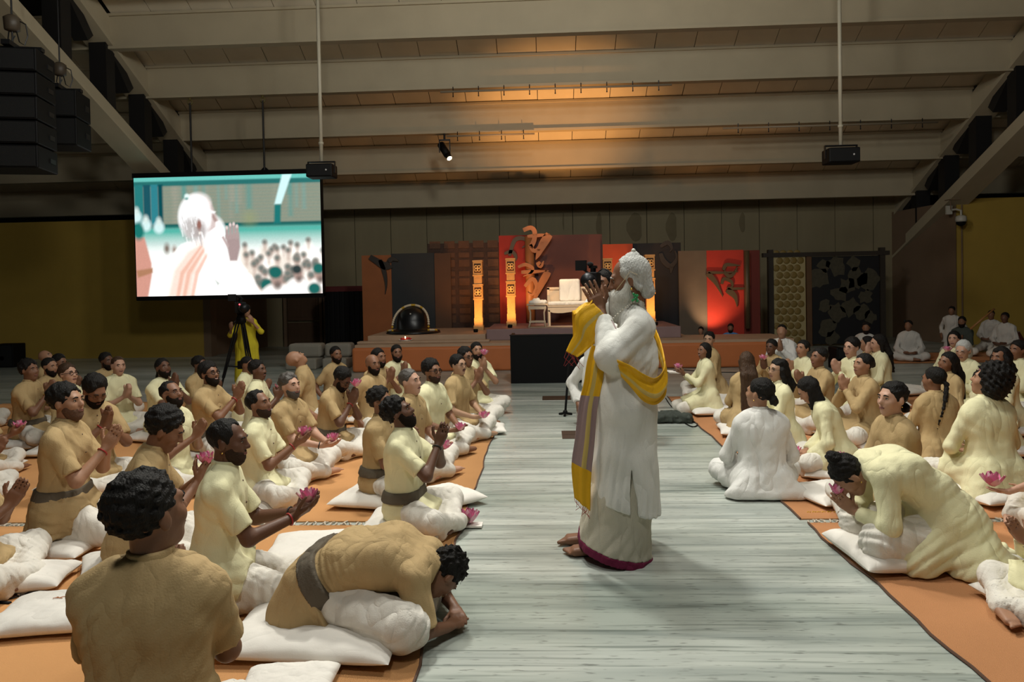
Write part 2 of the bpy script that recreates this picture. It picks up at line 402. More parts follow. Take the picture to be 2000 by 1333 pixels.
def rig(o):
    J = {}; c = o.get('c', .085) if o.get('cushion', True) else 0.
    if 'c0' in o: c = o['c0']
    pose = o.get('pose', 'cross'); J['c'] = c
    pz = {'cross': c + .095, 'kneel': c + .22, 'stand': .90, 'kneelup': .46}[pose]
    l1 = math.radians(o.get('lean', 4)); l2 = l1 + math.radians(o.get('bend', 0)); sd = math.radians(o.get('side', 0)); tw = o.get('twist', 0)
    u = lambda a: nrm((math.sin(sd), math.sin(a), math.cos(a))); up1, upm, up2 = u(l1), u((l1 + l2) / 2), u(l2)
    P0 = A3((0, 0, pz)); wv = P0 + up1 * .17; ch = wv + upm * .15; sh0 = ch + up2 * .075; sh = sh0 + up2 * .055; nb = sh + up2 * .055
    Lt = A3((math.cos(math.radians(tw)), math.sin(math.radians(tw)), 0)); Lt = nrm(Lt - up2 * float(Lt @ up2)); Lm = nrm(A3((1, 0, 0)) + Lt)
    J['spine'] = [P0, wv, ch, sh0, sh]; J['L'] = [A3((1, 0, 0)), Lm, Lt, Lt]; J['nb'] = nb; J['up'] = up2
    fw = nrm(np.cross(up2, Lt)); J['chest'] = np.stack([Lt, fw, up2], 1)
    w = .82 if o.get('female') else 1.; w *= o.get('build', 1.); J['w'] = w
    hyaw = o.get('hf', o['f']) - o['f']
    R = rotm('Z', hyaw) @ rotm('X', o.get('hp', 0)) @ rotm('Y', o.get('hr', 0)); J['R'] = R
    h = .93 * o.get('hs', 1.); J['h'] = h
    npiv = nb + up2 * .035; J['hc'] = npiv + R @ A3((0, .018, .10)) * (h / .93) * .93; J['npiv'] = npiv
    J['top'] = J['hc'] + R @ A3((0, -.014, .122)) * h
    for sd_, nm in ((1, 'r'), (-1, 'l')):
        S0 = sh + Lt * .152 * w * sd_ - up2 * .030
        a = o.get('arms', 'pray')
        if isinstance(a, (tuple, list)) and len(a) == 2: a = a[0] if sd_ == 1 else a[1]
        a = ARMS[a] if isinstance(a, str) else a
        wr, d, n, t, curl, hint = a
        ad = o.get('adj', (0, 0, 0))
        m = A3((sd_, 1, 1)); C = J['chest']
        W = nb + C @ (A3(wr) * m + A3(ad)); E, W = ik(S0, W, .275, .245, C @ (A3(hint) * m))
        J[nm] = dict(S=S0, E=E, W=W, d=C @ (A3(d) * m), n=C @ (A3(n) * m), t=C @ (A3(t) * m), curl=curl)
    for s_, nm in ((1, 'R'), (-1, 'L')):
        lw = .92 if o.get('female') else 1.
        if pose == 'cross':
            f = 1 if s_ == 1 else 0
            J['leg' + nm] = [A3((s_ * .085, .02, pz - .01)), A3((s_ * .285 * lw, .27, .115 + c * .4)), A3((-s_ * .02, .335 + .06 * f, .065)), A3((-s_ * .15, .33 + .08 * f, .05))]
        elif pose == 'kneel':
            J['leg' + nm] = [A3((s_ * .085, .02, pz - .01)), A3((s_ * .13, .40, .085 + c * .3)), A3((s_ * .09, -.06, .06 + c * .6)), A3((s_ * .07, -.20, .03 + c * .6))]
        elif pose == 'kneelup':
            J['leg' + nm] = [A3((s_ * .085, .0, pz - .01)), A3((s_ * .11, .12, .07)), A3((s_ * .10, -.30, .05)), A3((s_ * .09, -.42, .04))]
        else:
            J['leg' + nm] = [A3((s_ * .09, 0, pz - .01)), A3((s_ * .095, .02, .48)), A3((s_ * .09, -.01, .09)), A3((s_ * .11, .13, .03))]
    return J
def face_parts(J, o, root, sc, lod):
    hc, R, h = J['hc'], J['R'], J['h']
    M = Matrix([[*(R[i] * h * sc), hc[i] * sc] for i in range(3)] + [[0, 0, 0, 1]])
    T = lambda p: M @ Vector(p)
    mk = o.get('hairc', 'black') if o.get('hair') != 'bald' else 'black'
    if lod < 2:
        cl = o.get('eyes', 'open') == 'closed'
        for x in (-1, 1):
            b = MB(); y = sy(x * .030, .009)
            b.m = 0 if not cl else 1
            b.ball(T((x * .030, y - .0035, .009)), [q * h * sc for q in ((.0135, .008, .0062) if not cl else (.0135, .006, .0016))], 10, 6, Matrix(R.tolist()))
            if not cl:
                b.m = 1; b.ball(T((x * .030, y + .0015, .0088)), [q * h * sc for q in (.0062, .0042, .0060)], 8, 5, Matrix(R.tolist()))
                b.tube([T((x * (.030 + q), sy(x * .030, .009) + .003 - abs(q) * .22, .0155 - abs(q) * .3)) for q in (-.014, -.007, 0, .007, .014)], .0022 * h * sc, 5)
            b.build('eye', [M_EYE, M_IRIS], root, True)
        for x in (-1, 1):
            b = MB()
            pts = [(x * q, z) for q, z in ((.014, .027), (.022, .0315), (.032, .033), (.041, .0305), (.048, .025))]
            b.tube([T((p[0], sy(*p) + .001, p[1])) for p in pts], 1, 5, rs=[q * h * sc for q in (.0032, .0046, .0044, .0036, .0018)])
            b.build('eyebrow', HAIRM['black' if mk not in ('white', 'silver') else 'silver'], root, True)
        b = MB(); sm = .004 if o.get('smile') else -.001
        for z0, r in ((-.0545, .0042), (-.0625, .0050)):
            pts = [(-.023, z0 * .3 - .041 + sm * 1.4), (-.012, z0 + sm * .2), (0, z0 - .001), (.012, z0 + sm * .2), (.023, z0 * .3 - .041 + sm * 1.4)]
            b.tube([T((p[0], sy(*p) - .001, p[1])) for p in pts], 1, 5, rs=[q * r * h * sc for q in (.5, .95, 1, .95, .5)])
        if o.get('smile') == 2:
            b.m = 1; b.tube([T((x, sy(x, -.0585) - .001, -.0585)) for x in (-.014, 0, .014)], .0042 * h * sc, 5)
        b.build('lips', [M_LIP, M_TEETH], root, True)
    if o.get('glasses'):
        b = MB(); r = .0011 * h * sc * (1 + lod * .5) * (1.8 if o['glasses'] == 2 else 1)
        for x in (-1, 1):
            y = sy(x * .030, .009) + .016
            b.tube([T((x * (.031 + .022 * math.cos(a)), y - .004 * abs(math.cos(a)), .005 + .0165 * math.sin(a))) for a in np.linspace(0, 6.283, 13)[:-1]], r, 5, True)
            b.tube([T((x * .052, y - .004, .010)), T((x * .072, .06, .012)), T((x * .081, -.005, .012)), T((x * .080, -.03, -.008))], r, 5)
        b.tube([T((-.009, sy(.0, .012) + .004, .010)), T((0, sy(0, .012) + .007, .012)), T((.009, sy(0, .012) + .004, .010))], r, 5)
        b.build('glasses', M_BLACK, root, True)
    if o.get('mark'):
        b = MB(); b.ball(T((0, sy(0, .042), .045)), [q * h * sc for q in (.005, .004, .012)], 8, 5, Matrix(R.tolist())); b.build('forehead_mark', M_TEETH, root, True)
    if o.get('earring'):
        for x in (-1, 1): b = MB(); b.ball(T((x * .086, -.004, -.042)), .005 * sc, 8, 6); b.build('earring', mat('gold', (.7, .45, .12), .25, .1, metal=1.), root, True)
def hair_obj(J, o, root, sc, v):
    st = o.get('hair', 'short'); hc, R, h = J['hc'], J['R'], J['h']; m = HAIRM[o.get('hairc', 'black')]
    T = lambda p: hc + R @ (A3(p) * h); dn = A3((0, 0, -1)); rnd = random.Random(o['seed'])
    vv = max(v * .9, .0055)
    if st != 'bald':
        S = SDF(); t = {'buzz': .000, 'thin': .003, 'short': .012, 'full': .020, 'curly': .024, 'afro': .046}.get(st, .010); t += o.get('hairt', 0)
        S.ell(T((0, -.017 - t * .42, .040 + t * .5)), A3((.0785 + t * .55, .0965 + t * .52, .0875 + t * .6)) * h, R, .01)
        if st == 'afro':
            S.ell(T((0, -.055, -.01)), A3((.115, .095, .11)) * h, R, .03)
        hl = o.get('hairline', 0.)
        S.ell(T((0, .098, -.020 + hl)), A3((.070, .072, .096)) * h, R, .034, True)
        if st in ('buzz', 'thin', 'short', 'full', 'curly', 'wavy0'):
            for x in (-1, 1): S.ell(T((x * .088, .012, -.030)), A3((.024, .040, .048)) * h, R, .01, True)
            if st == 'thin':
                for x in (-1, 1): S.ell(T((x * .035, .085, .075)), A3((.035, .06, .05)) * h, R, .012, True)
            nl = nrm(R @ A3((0, .50, -.86))); S.cut(T((0, -.085, -.062)), nl)
        bk = J['up']
        if st in ('long', 'wavy', 'braid', 'ponytail'):
            ln = o.get('hairlen', .34); fwd = R @ A3((0, 1, 0)); lat = R @ A3((1, 0, 0)); lat = nrm(lat * A3((1, 1, 0))); bw = nrm(-fwd * A3((1, 1, 0)))
            if st in ('long', 'wavy'):
                a = T((0, -.062, .02)); b_ = a + dn * .17 * h + bw * .065; c_ = b_ + dn * (ln - .17) + bw * (.055 if ln > .3 else .02)
                S.cap(a, b_, .052 * h, .040, lat, .035, .055, k=.03); S.cap(b_, c_, .040, .020, lat, .055, .085 if ln > .5 else .045, k=.03)
                for x in (-1, 1):
                    p = T((x * .072, -.012, .015)); S.cap(p, p + dn * min(.17, ln * .6) + bw * .02, .026 * h, .020, k=.02)
                if st == 'wavy':
                    for x in (-1, 1): p = T((x * .078, .0, .0)); S.cap(p, p + dn * .15 + bw * .01 + lat * x * .02, .032, .026, k=.02)
            elif st == 'ponytail':
                p = T((0, -.095, .01)); S.ell(p, A3((.03, .03, .03)), None, .015); S.cap(p, p + dn * .10 + bw * .03, .026, .024, k=.02); S.cap(p + dn * .10 + bw * .03, p + dn * ln + bw * .015, .024, .008, k=.02)
            else:
                p = T((0, -.085, -.03)); q = p + bw * .035
                for i in range(12): S.ell(q + dn * (.035 * i) + bw * (.012 * math.sin(i * .4)) + lat * o.get('braidx', .02) * i * .3, A3((.026, .026, .026)) * (1 - .05 * i), None, .008)
        if st == 'bun' or o.get('bun'):
            bx = o.get('bun', (0, -.115, .0)); br = o.get('bunr', .036)
            S.ell(T(bx), A3((br, br * .8, br)), R, .012)
            for i in range(5):
                a = i * 1.256; S.ell(T(A3(bx) + A3((br * .5 * math.cos(a), -.008, br * .5 * math.sin(a)))), A3((br, br, br)) * .5, None, .006)
        if st in ('bun', 'bob', 'long', 'wavy', 'braid', 'ponytail'):
            if st == 'bob':
                S.cap(T((0, -.04, .02)), T((0, -.05, -.06)), .075 * h, .066 * h, R @ A3((1, 0, 0)), .012, .016, k=.02); S.ell(T((0, .105, -.06)), A3((.062, .09, .09)) * h, R, .015, True)
            elif st == 'bun' or st in ('braid', 'ponytail'):
                S.ell(T((0, .11, -.075)), A3((.095, .12, .075)) * h, R, .01, True); S.cut(T((0, -.085, -.072)), nrm(R @ A3((0, .45, -.88))))if st == 'bun' and not o.get('bun') and False else None
        amp, wl = {'curly': (.0065, .030), 'afro': (.008, .028), 'wavy': (.006, .05), 'full': (.0042, .030), 'long': (.003, .03), 'buzz': (.0006, .03), 'short': (.0034, .028)}.get(st, (.0028, .03))
        S.folds = folds(o['seed'] + 5, amp * 1.3, wl, 6)
        sdf_obj('hair', S, vv, m, root, sc)
    bd = o.get('beard', 0)
    if bd:
        S = SDF(); g = {1: .004, 2: .008, 3: .013}[min(bd, 3)]
        S.ell(T((0, .026, -.036)), A3((.066 + g, .067 + g, .084 + g)) * h, R, .02); S.ell(T((0, .058, -.092)), A3((.030 + g, .026 + g, .026 + g * 1.6)) * h, R, .03)
        for x in (-1, 1): S.ell(T((x * .036, .085, -.012)), A3((.036, .05, .034)) * h, R, .008, True)
        S.ell(T((0, .100, -.010)), A3((.026, .05, .030)) * h, R, .006, True); S.ell(T((0, .112, -.0585)), A3((.021, .030, .0085)) * h, R, .004, True)
        S.cut(T((0, 0, -.006)), nrm(R @ A3((0, -.25, 1)))); S.cut(T((0, -.012, 0)), nrm(R @ A3((0, -1, -.25))))
        if bd == 1:
            S.cut(T((0, .02, -.03)), nrm(R @ A3((0, -.5, .86))))
        S.folds = folds(o['seed'] + 9, .0015, .02, 4)
        sdf_obj('beard', S, vv * .9, HAIRM[(('stubble' if o.get('skin', 2) in (2, 3) else 'stubble2') if bd == 1 else 'beardblack') if o.get('hairc', 'black') in ('black', 'brown') else o.get('beardc', 'grey')], root, sc)
    if o.get('mous') and bd == 0:
        b = MB(); MM = lambda p: Vector((T(p) * sc).tolist())
        b.tube([MM((x, sy(x, z) + .002, z)) for x, z in ((-.024, -.052), (-.012, -.044), (0, -.042), (.012, -.044), (.024, -.052))], 1, 6, rs=[q * sc for q in (.002, .005, .0045, .005, .002)]); b.build('moustache', HAIRM['black'], root, True)
def person(key, label, short, hx, hy, f, **o):
    """hx, hy: where the crown of the head shows; f: facing in degrees (0 towards the camera, 90 to its right)"""
    r_ = ray(hx, hy); va = math.degrees(math.atan2(-r_.x, r_.y))   # angles are as seen along the line of sight
    hf = o.get('hf', f)
    if key[0] == 'L' and key not in ('L1', 'L2', 'L4', 'L16', 'L25'): hf *= .8; f = f * .92
    f += va; o['hf'] = hf + va
    o['f'] = f; o['seed'] = seed = sum(ord(ch) * (i + 7) for i, ch in enumerate(key)) % 99991
    fem = o.get('female'); J = rig(o); sc = o.get('s', .94 if fem else 1.0); top = J['top']
    if 'Y' in o:
        hp_ = at(hx, hy, o['Y']); z = hp_.z
        if 'z0' in o: z -= o['z0']
        sc = z / float(top[2])
    else: hp_ = onz(hx, hy, float(top[2]) * sc)
    th = math.radians(f + 180); rz = Matrix.Rotation(th, 3, 'Z')
    base = Vector((hp_.x, hp_.y, 0)) - rz @ Vector((float(top[0]) * sc, float(top[1]) * sc, 0)); base.z = o.get('z0', RUGZ if key[0] in 'LRM' and key not in ('R1', 'R8', 'M7', 'M8') else 0)
    Y = base.y; v = min(max(.0022 * Y, .0070), .021) * o.get('vox', 1.); lod = 0 if Y < 6.5 else (1 if Y < 10 else 2)
    # body: one continuous surface
    S = SDF(); skin = SKIN[o.get('skin', 2)]; w = J['w']
    for i in range(4): S.cap(J['spine'][i], J['spine'][i + 1], .05, .05, k=.03)
    S.cap(J['r']['S'], J['l']['S'], .045, k=.03)
    S.cap(J['nb'] - J['up'] * .04, J['npiv'] + J['R'] @ A3((0, .0, .03)), .054 if not fem else .045, .050 if not fem else .042, k=.03)
    head_prims(S, J['hc'], J['R'], J['h'], fem, v)
    fr = max(1., v / sc * .85 / .0088); aw = .9 if fem else 1.
    for q in ('r', 'l'):
        a = J[q]; S.cap(a['S'], a['E'], .046 * aw, .038 * aw, k=.03); S.cap(a['E'], a['W'], .039 * aw, .025 * aw, k=.02)
        hand(S, a['W'], a['d'], a['n'], a['t'], a['curl'], .98 * aw, fr)
    for q in ('R', 'L'):
        g = J['leg' + q]; S.cap(g[0], g[1], .035, .035, k=.02); S.cap(g[1], g[2], .035, .032, k=.02)
        dv = nrm(g[3] - g[2]); S.cap(g[2] - dv * .03, g[3], .032, .022, nrm(np.cross(dv, A3((0, 0, 1)))), .008, .022, k=.02)
        if lod == 0:
            for i in range(5): S.cap(g[3], g[3] + dv * (.055 - .007 * i) + nrm(np.cross(dv, A3((0, 0, 1)))) * (.03 - .015 * i), .012, .010, k=.006)
    root = sdf_obj('person', S, v, skin, None, sc); root.location = base; root.rotation_euler = (0, 0, th)
    tag(root, label, 'person', dict(L='men seated on the left rugs', R='women seated on the right rugs', M='musicians and helpers at the back').get(key[0]))
    hair_obj(J, o, root, sc, v)
    if lod < 3 and not o.get('noface'): face_parts(J, o, root, sc, lod)
    # shirt
    vc = min(max(.0027 * Y, .0100), .027); c = J['c']; P0 = J['spine'][0]; topm = CL[o.get('top', 'tan')]; pose = o.get('pose', 'cross')
    S = SDF(); torso_prims(S, J, .011, w, hip=.008); long_ = o.get('sleeve', 'long' if fem else 'short')
    for q in ('r', 'l'):
        a = J[q]
        S.cap(J['nb'] - J['up'] * .030, a['S'], .058, .060, k=.045); S.cap(J['spine'][3], a['S'] - J['up'] * .02, .075, .055, k=.04)
        if long_ == 'short':
            e = a['S'] + (a['E'] - a['S']) * .80; S.cap(a['S'], e, .057, .062, k=.014, fb=True)
        else:
            fe = 1. if long_ == 'long' else .45
            S.cap(a['S'], a['E'], .060 * aw, .055 * aw, k=.014); S.cap(a['E'], a['E'] + (a['W'] - a['E']) * fe * .93, .055 * aw, .040 * aw, k=.025, fb=True)
    S.cap(J['nb'] - J['up'] * .05, J['nb'] + J['up'] * .008, .074 * (aw if fem else 1), .060 * (aw if fem else 1), k=.03, fb=True)
    cut = c + .015
    if pose == 'cross':
        S.cap(P0, P0 + A3((0, .06, -.04)), .115, .105, (1, 0, 0), .080 * w, .095 * w, k=.05)
        S.cap(P0 + A3((0, .10, -.0)), P0 + A3((0, .20, -.02)), .055, .035, (1, 0, 0), .10, .13, k=.05)
        if fem or o.get('longk'):
            for q in ('R', 'L'):
                g = J['leg' + q]; S.cap(g[0], g[0] + (g[1] - g[0]) * .72, .118, .105, k=.05, fb=True)
            S.cap(P0 + A3((0, -.05, 0)), A3((0, -.10, .03)), .12, .10, (1, 0, 0), .10, .20, k=.06); cut = .012
    elif pose == 'kneel':
        S.cap(P0, A3((0, -.06, .06)), .13, .12, (1, 0, 0), .10, .13 + .05 * bool(fem), k=.06)
        for q in ('R', 'L'):
            g = J['leg' + q]; S.cap(g[0], g[0] + (g[1] - g[0]) * (.8 if fem else .35), .115, .10, k=.05, fb=True)
        cut = .012 if fem else c + .06
    elif pose == 'kneelup':
        S.cap(P0, P0 + A3((0, 0, -.2)), .125, .13, (1, 0, 0), .10, .12, k=.05, fb=True); cut = .02
    else:
        S.cap(P0, A3((0, 0, o.get('hem', .5))), .125, .13, (1, 0, 0), .09 * w, .13 * w, k=.05, fb=True); cut = o.get('hem', .5)
    S.cut((0, 0, cut), (0, 0, -1))
    fa = folds(seed, .0028, .13, 5); rq = np.random.RandomState(seed); fb_ = folds(seed + 1, .0042, .075, 3, (rq.uniform(-.4, .4), .25, .95)); fc_ = folds(seed + 6, .003, .09, 3, (rq.choice([-.7, .7]), .2, .7))
    S.folds = lambda P: fa(P) + fb_(P) * np.clip(1.1 - (P[:, 2] - P0[2]) * 4., .0, 1) + fc_(P)
    shirt = sdf_obj('kurta' if (fem or pose == 'stand') else 'shirt', S, vc, topm, root, sc)
    if lod < 2 and o.get('collar', True):
        S = SDF(); n0 = J['nb'] - J['up'] * .010 + J['chest'][:, 1] * .002; rr = .067 * (aw if fem else 1)
        S.cap(n0, n0 + J['up'] * .050, rr, rr - .002, k=.01, fa=True, fb=True)
        S.ell(n0 + J['chest'] @ A3((0, .075, .03)), (.014, .04, .04), J['chest'], .004, True)
        sdf_obj('collar', S, vc * .7, topm, shirt, sc)
        if not fem and Y < 7.5:
            for i in range(3):
                b = MB(); p = J['nb'] + J['chest'] @ A3((0, .094 + .013 * i, -.065 - .055 * i)); b.ball(Vector((p * sc).tolist()), .006 * sc, 8, 5); b.build('button', mat('button_brown', (.1, .05, .025), .4, .1), shirt, True)
    # trousers / dhoti
    if not o.get('noleg'):
        S = SDF(); bm = CL[o.get('bottom', 'dhoti')]
        for q in ('R', 'L'):
            g = J['leg' + q]; e = g[2] if o.get('feet', True) else g[2] + (g[3] - g[2]) * .6
            pr = 1. if pose != 'stand' else .8
            S.cap(g[0], g[1], .090 * pr, .074 * pr, k=.05); S.cap(g[1], g[1] + (e - g[1]) * (.94 if pose != 'stand' else .97), .072 * pr, .056 * pr, k=.045)
        if pose == 'cross':
            S.cap(P0 + A3((0, .05, -.04)), A3((0, .27, .065)), .06, .055, (1, 0, 0), .10, .17, k=.06)
            S.cap((-.2, .30, .035), (.2, .30, .035), .03, k=.05)
        S.cut((0, 0, .006), (0, 0, -1)); f1 = folds(seed + 2, .004, .14, 5); f2 = folds(seed + 3, .0055, .060, 3, (.45, .8, .25)); f3 = folds(seed + 8, .0045, .05, 3, (-.6, .6, .4))
        S.folds = lambda P: f1(P) + f2(P) + f3(P)
        sdf_obj('dhoti' if not fem else 'trousers', S, vc, bm, root, sc)
    if o.get('sash') and pose != 'stand':
        S = SDF(); n = J['spine']; u = nrm(n[1] - n[0])
        S.cap(n[0] + u * .055, n[0] + u * .125, .136, .124, (1, 0, 0), .086 * w, .074 * w, k=.01, fa=True, fb=True)
        S.folds = folds(seed + 4, .003, .03, 4, (0, .1, 1.)); sdf_obj('waist_sash', S, vc, CL['grey'], root, sc)
    for q, rc in (('r', o.get('bandr')), ('l', o.get('bandl'))):
        if rc and lod < 2:
            a = J[q]; dv = nrm(a['W'] - a['E']); b = MB(); p = a['W'] - dv * .022; e1 = nrm(np.cross(dv, A3((.3, .5, .8)))); e2 = np.cross(dv, e1)
            b.tube([Vector(((p + e1 * .031 * aw * math.cos(t) + e2 * .031 * aw * math.sin(t)) * sc).tolist()) for t in np.linspace(0, 6.283, 15)[:-1]], .0045 * sc, 6, True)
            b.build('wrist_band', mat('band_' + rc, dict(red=(.4, .03, .03), black=(.01, .01, .01), gold=(.5, .3, .05))[rc], .5, .2), root, True)
    PEOPLE[key] = dict(root=root, J=J, sc=sc, base=base, th=th, short=short, o=o, Y=Y)
    if o.get('cushion', True) and not o.get('nocush') and pose in ('cross', 'kneel'): cushion('white floor cushion under ' + short, base, th + math.radians(seed % 17 - 8), sc, seed)
    if o.get('flower'):
        a, b_ = J['r'], J['l']; p = (a['W'] + b_['W']) / 2 + (nrm(a['d']) + nrm(b_['d'])) * .5 * .085 + A3(o.get('floff', (0, 0, .02)))
        if o.get('arms') == 'pray_mouth' or o.get('arms') == 'pray': p = p + (nrm(a['d'])) * .07
        wp = base + rz @ Vector((p * sc).tolist()); lotus('pink lotus flower held by ' + short, wp, seed, o.get('fls', 1.))
    return root
CUSH = {}
def cushion_mesh(seed):
    k = seed % 4
    if k not in CUSH:
        n = 22; rnd = np.random.RandomState(k); u = np.linspace(-1, 1, n); U, W_ = np.meshgrid(u, u, indexing='ij')
        u_ = np.sin(u * np.pi / 2); U, W_ = np.meshgrid(u_, u_, indexing='ij'); edge = (1 - np.abs(U) ** 5) ** .5 * (1 - np.abs(W_) ** 5) ** .5
        pin = 1 - .07 * (1 - np.abs(W_)) * np.abs(U) ** 6 - .0; pin2 = 1 - .07 * (1 - np.abs(U)) * np.abs(W_) ** 6
        wr = .007 * np.sin(U * 8 + 2 * W_ + k) * np.sin(W_ * 7 - k) + .003 * np.sin(U * 17 + W_ * 13 + k); edge = edge * (.86 + .14 * (1 - U ** 2) * (1 - W_ ** 2))
        X = U * .30 * pin; Yy = W_ * .26 * pin2; Zt = .046 + .060 * edge + wr * edge; Zb = .046 - .045 * edge
        V = np.concatenate([np.stack([X, Yy, Zt], -1).reshape(-1, 3), np.stack([X, Yy, Zb], -1).reshape(-1, 3)])
        i, j = np.meshgrid(np.arange(n - 1), np.arange(n - 1), indexing='ij'); a = (i * n + j).ravel()
        F1 = np.stack([a, a + n, a + n + 1, a + 1], 1); F2 = F1[:, ::-1] + n * n
        CUSH[k] = np_mesh('cushion', V, np.concatenate([F1, F2])); CUSH[k].materials.append(CL['cushion'])
    return CUSH[k]
def cushion(label, loc, rz, sc=1., seed=0, sx=1., logo=False):
    o = link('floor_cushion', cushion_mesh(seed), None); o.location = (loc[0], loc[1], RUGZ); o.rotation_euler = (0, 0, rz); o.scale = (sx * 1.02, 1.02, 1.)
    tag(o, label, 'cushion', 'white floor cushions'); return o
RUGZ = .008
_PET = {}
def lotus(label, p, seed=0, s=1., stemless=True):
    """lotus bloom: cupped petals in three whorls round a yellow heart"""
    root = empty('lotus_flower', p, seed % 6); tag(root, label, 'flower', 'pink lotus flowers')
    if not _PET:
        V = []; F = []
        for i in range(6):
            t = i / 5; wdt = .017 * math.sin(math.pi * (t * .82 + .14)) ** .8 * (1 if i < 5 else .15)
            for j in (-1, 0, 1): V.append((j * wdt, .006 + .040 * t - .006 * abs(j), .052 * t ** 1.6 + .006 * abs(j)))
        for i in range(5):
            for j in (0, 1): a = i * 3 + j; F.append((a, a + 1, a + 4, a + 3))
        me = np_mesh('petal', V, F); me.materials.append(M_PINK); _PET['p'] = me; me2 = me.copy(); me2.materials[0] = M_PINK2; _PET['q'] = me2
        h = MB(); h.lathe([(.004, 0), (.010, .008), (.013, .018), (.009, .022)], n=8); _PET['h'] = h.mesh('flower_heart', True); _PET['h'].materials.append(M_YEL)
    rnd = random.Random(seed)
    for ring, (n, tilt, sz) in enumerate(((6, 42, .9), (7, 20, 1.1), (8, -6, 1.15))):
        for i in range(n):
            q = link('petal', _PET['p' if (i + ring) % 3 else 'q'], None, root); q.scale = (s * sz * 1.15, s * sz, s * sz)
            q.rotation_euler = (math.radians(tilt + rnd.uniform(-9, 9)), 0, 6.283 * (i + .5 * ring) / n + rnd.uniform(-.15, .15))
    hh = link('flower_heart', _PET['h'], None, root); hh.scale = (s, s, s)
    return root

# ------------------------------------------------------------------ the hall
def marble():
    m, nt, b = _nt('streaked_marble'); N = nt.nodes; Lk = nt.links
    tc = N.new('ShaderNodeTexCoord')
    def noise(sx, sy_, sc, det, dist=0.):
        mp = N.new('ShaderNodeMapping'); mp.inputs['Scale'].default_value = (sx, sy_, 1); Lk.new(tc.outputs['Object'], mp.inputs[0])
        n = N.new('ShaderNodeTexNoise'); n.inputs['Scale'].default_value = sc; n.inputs['Detail'].default_value = det; n.inputs['Distortion'].default_value = dist; Lk.new(mp.outputs[0], n.inputs['Vector']); return n
    n1 = noise(.35, 4.5, 1.6, 9, .5); n2 = noise(.5, 15, 2.2, 7, .5); n3 = noise(.22, 1.3, 1.2, 3, .2); n4 = noise(5, 30, 2, 4)
    def ramp(src, p0, p1, c0, c1):
        r = N.new('ShaderNodeValToRGB'); r.color_ramp.elements[0].position = p0; r.color_ramp.elements[1].position = p1
        r.color_ramp.elements[0].color = c0; r.color_ramp.elements[1].color = c1; Lk.new(src, r.inputs[0]); return r
    base = ramp(n1.outputs['Fac'], .34, .62, (.32, .355, .33, 1), (.54, .57, .52, 1))
    vein = ramp(n2.outputs['Fac'], .30, .47, (.50, .53, .52, 1), (1, 1, 1, 1))
    band = ramp(n3.outputs['Fac'], .36, .60, (.66, .70, .68, 1), (1, 1, 1, 1))
    spk = ramp(n4.outputs['Fac'], .30, .40, (.5, .5, .5, 1), (1, 1, 1, 1))
    last = base.outputs[0]
    for q in (vein, band, spk):
        mx = N.new('ShaderNodeMix'); mx.data_type = 'RGBA'; mx.blend_type = 'MULTIPLY'; mx.inputs[0].default_value = 1
        Lk.new(last, mx.inputs[6]); Lk.new(q.outputs[0], mx.inputs[7]); last = mx.outputs[2]
    Lk.new(last, b.inputs['Base Color']); b.inputs['Roughness'].default_value = .28; b.inputs['Specular IOR Level'].default_value = .4
    return m
M_MARBLE = marble()
M_BEIGE = mat('beige_paint', (.42, .36, .25), .7, .12, 1.5, .1, 20); M_DECK = mat('deck_board', (.62, .55, .42), .75, .15, 2, .1, 25); M_DARKGAP = mat('dark_gap', (.01, .009, .007), .9, .1)
M_BLKSTEEL = mat('black_steel', (.006, .005, .005), .6, .2); M_YWALL = mat('ochre_wall', (.40, .265, .045), .8, .08, 3, .1, 60); M_BWALL = mat('brown_wall', (.19, .125, .078), .8, .12, 2)
M_PANEL = mat('olive_panel', (.28, .235, .14), .8, .15, 1.2, .1, 18, stretch=(3, 1, .6))
fl = MB(); fl.box(-26, 26, -6, 22, -.12, 0); floor = struct(fl.build('floor', M_MARBLE), 'grey and cream streaked marble floor of the hall')
# pale inlay strip and loose joint lines in the floor
P_ = onz(1050, 857); st = MB(); st.box(-12, 12, P_.y - .012, P_.y + .012, 0, .0015); st.build('inlay_strip', mat('pale_inlay', (.62, .62, .55), .35, .05), floor)
# roof: purlins, boards, trusses
PUR = [(9.9, 8.30), (11.2, 7.67), (12.5, 7.03), (13.8, 6.39), (15.1, 5.76), (16.45, 5.12), (17.7, 4.44), (19.0, 3.73), (20.2, 3.10)]
ceil = struct(empty('ceiling'), 'sloping roof of beige beams and boards'); PH = .69
b = MB(); SL = (PUR[3][1] - PUR[7][1]) / (PUR[7][0] - PUR[3][0])
b.face([(-26, 20.6, PUR[8][1] + PH + .13 - .2), (26, 20.6, PUR[8][1] + PH + .13 - .2), (26, 5, PUR[0][1] + PH + .13 + 4.9 * SL), (-26, 5, PUR[0][1] + PH + .13 + 4.9 * SL)]); b.build('roof_sheet', M_DARKGAP, ceil)
pm = MB()
for s in (1,):
    pm.box(-26, 26, 0, .10, .05, PH); pm.box(-26, 26, -.05, .15, 0, .055); pm.box(-26, 26, -.05, .15, PH - .05, PH)
pme = pm.mesh('purlin'); pme.materials.append(M_BEIGE)
for y, z in PUR[:8]: link('purlin', pme, None, ceil, (0, y, z))
def bmesh_board(dy, dz):
    q = MB(); b_ = len(q.v); wdt = .80
    for x in (0, wdt):
        for y, z in ((.1, 0), (dy, dz)):
            q.v += [(x, y, z), (x, y, z + .05)]
    for f in ((0, 1, 3, 2), (4, 6, 7, 5), (0, 4, 5, 1), (2, 3, 7, 6), (0, 2, 6, 4), (1, 5, 7, 3)): q.f.append(f); q.mi.append(0)
    m = q.mesh('board'); m.materials.append(M_DECK); return m
rr = random.Random(3)
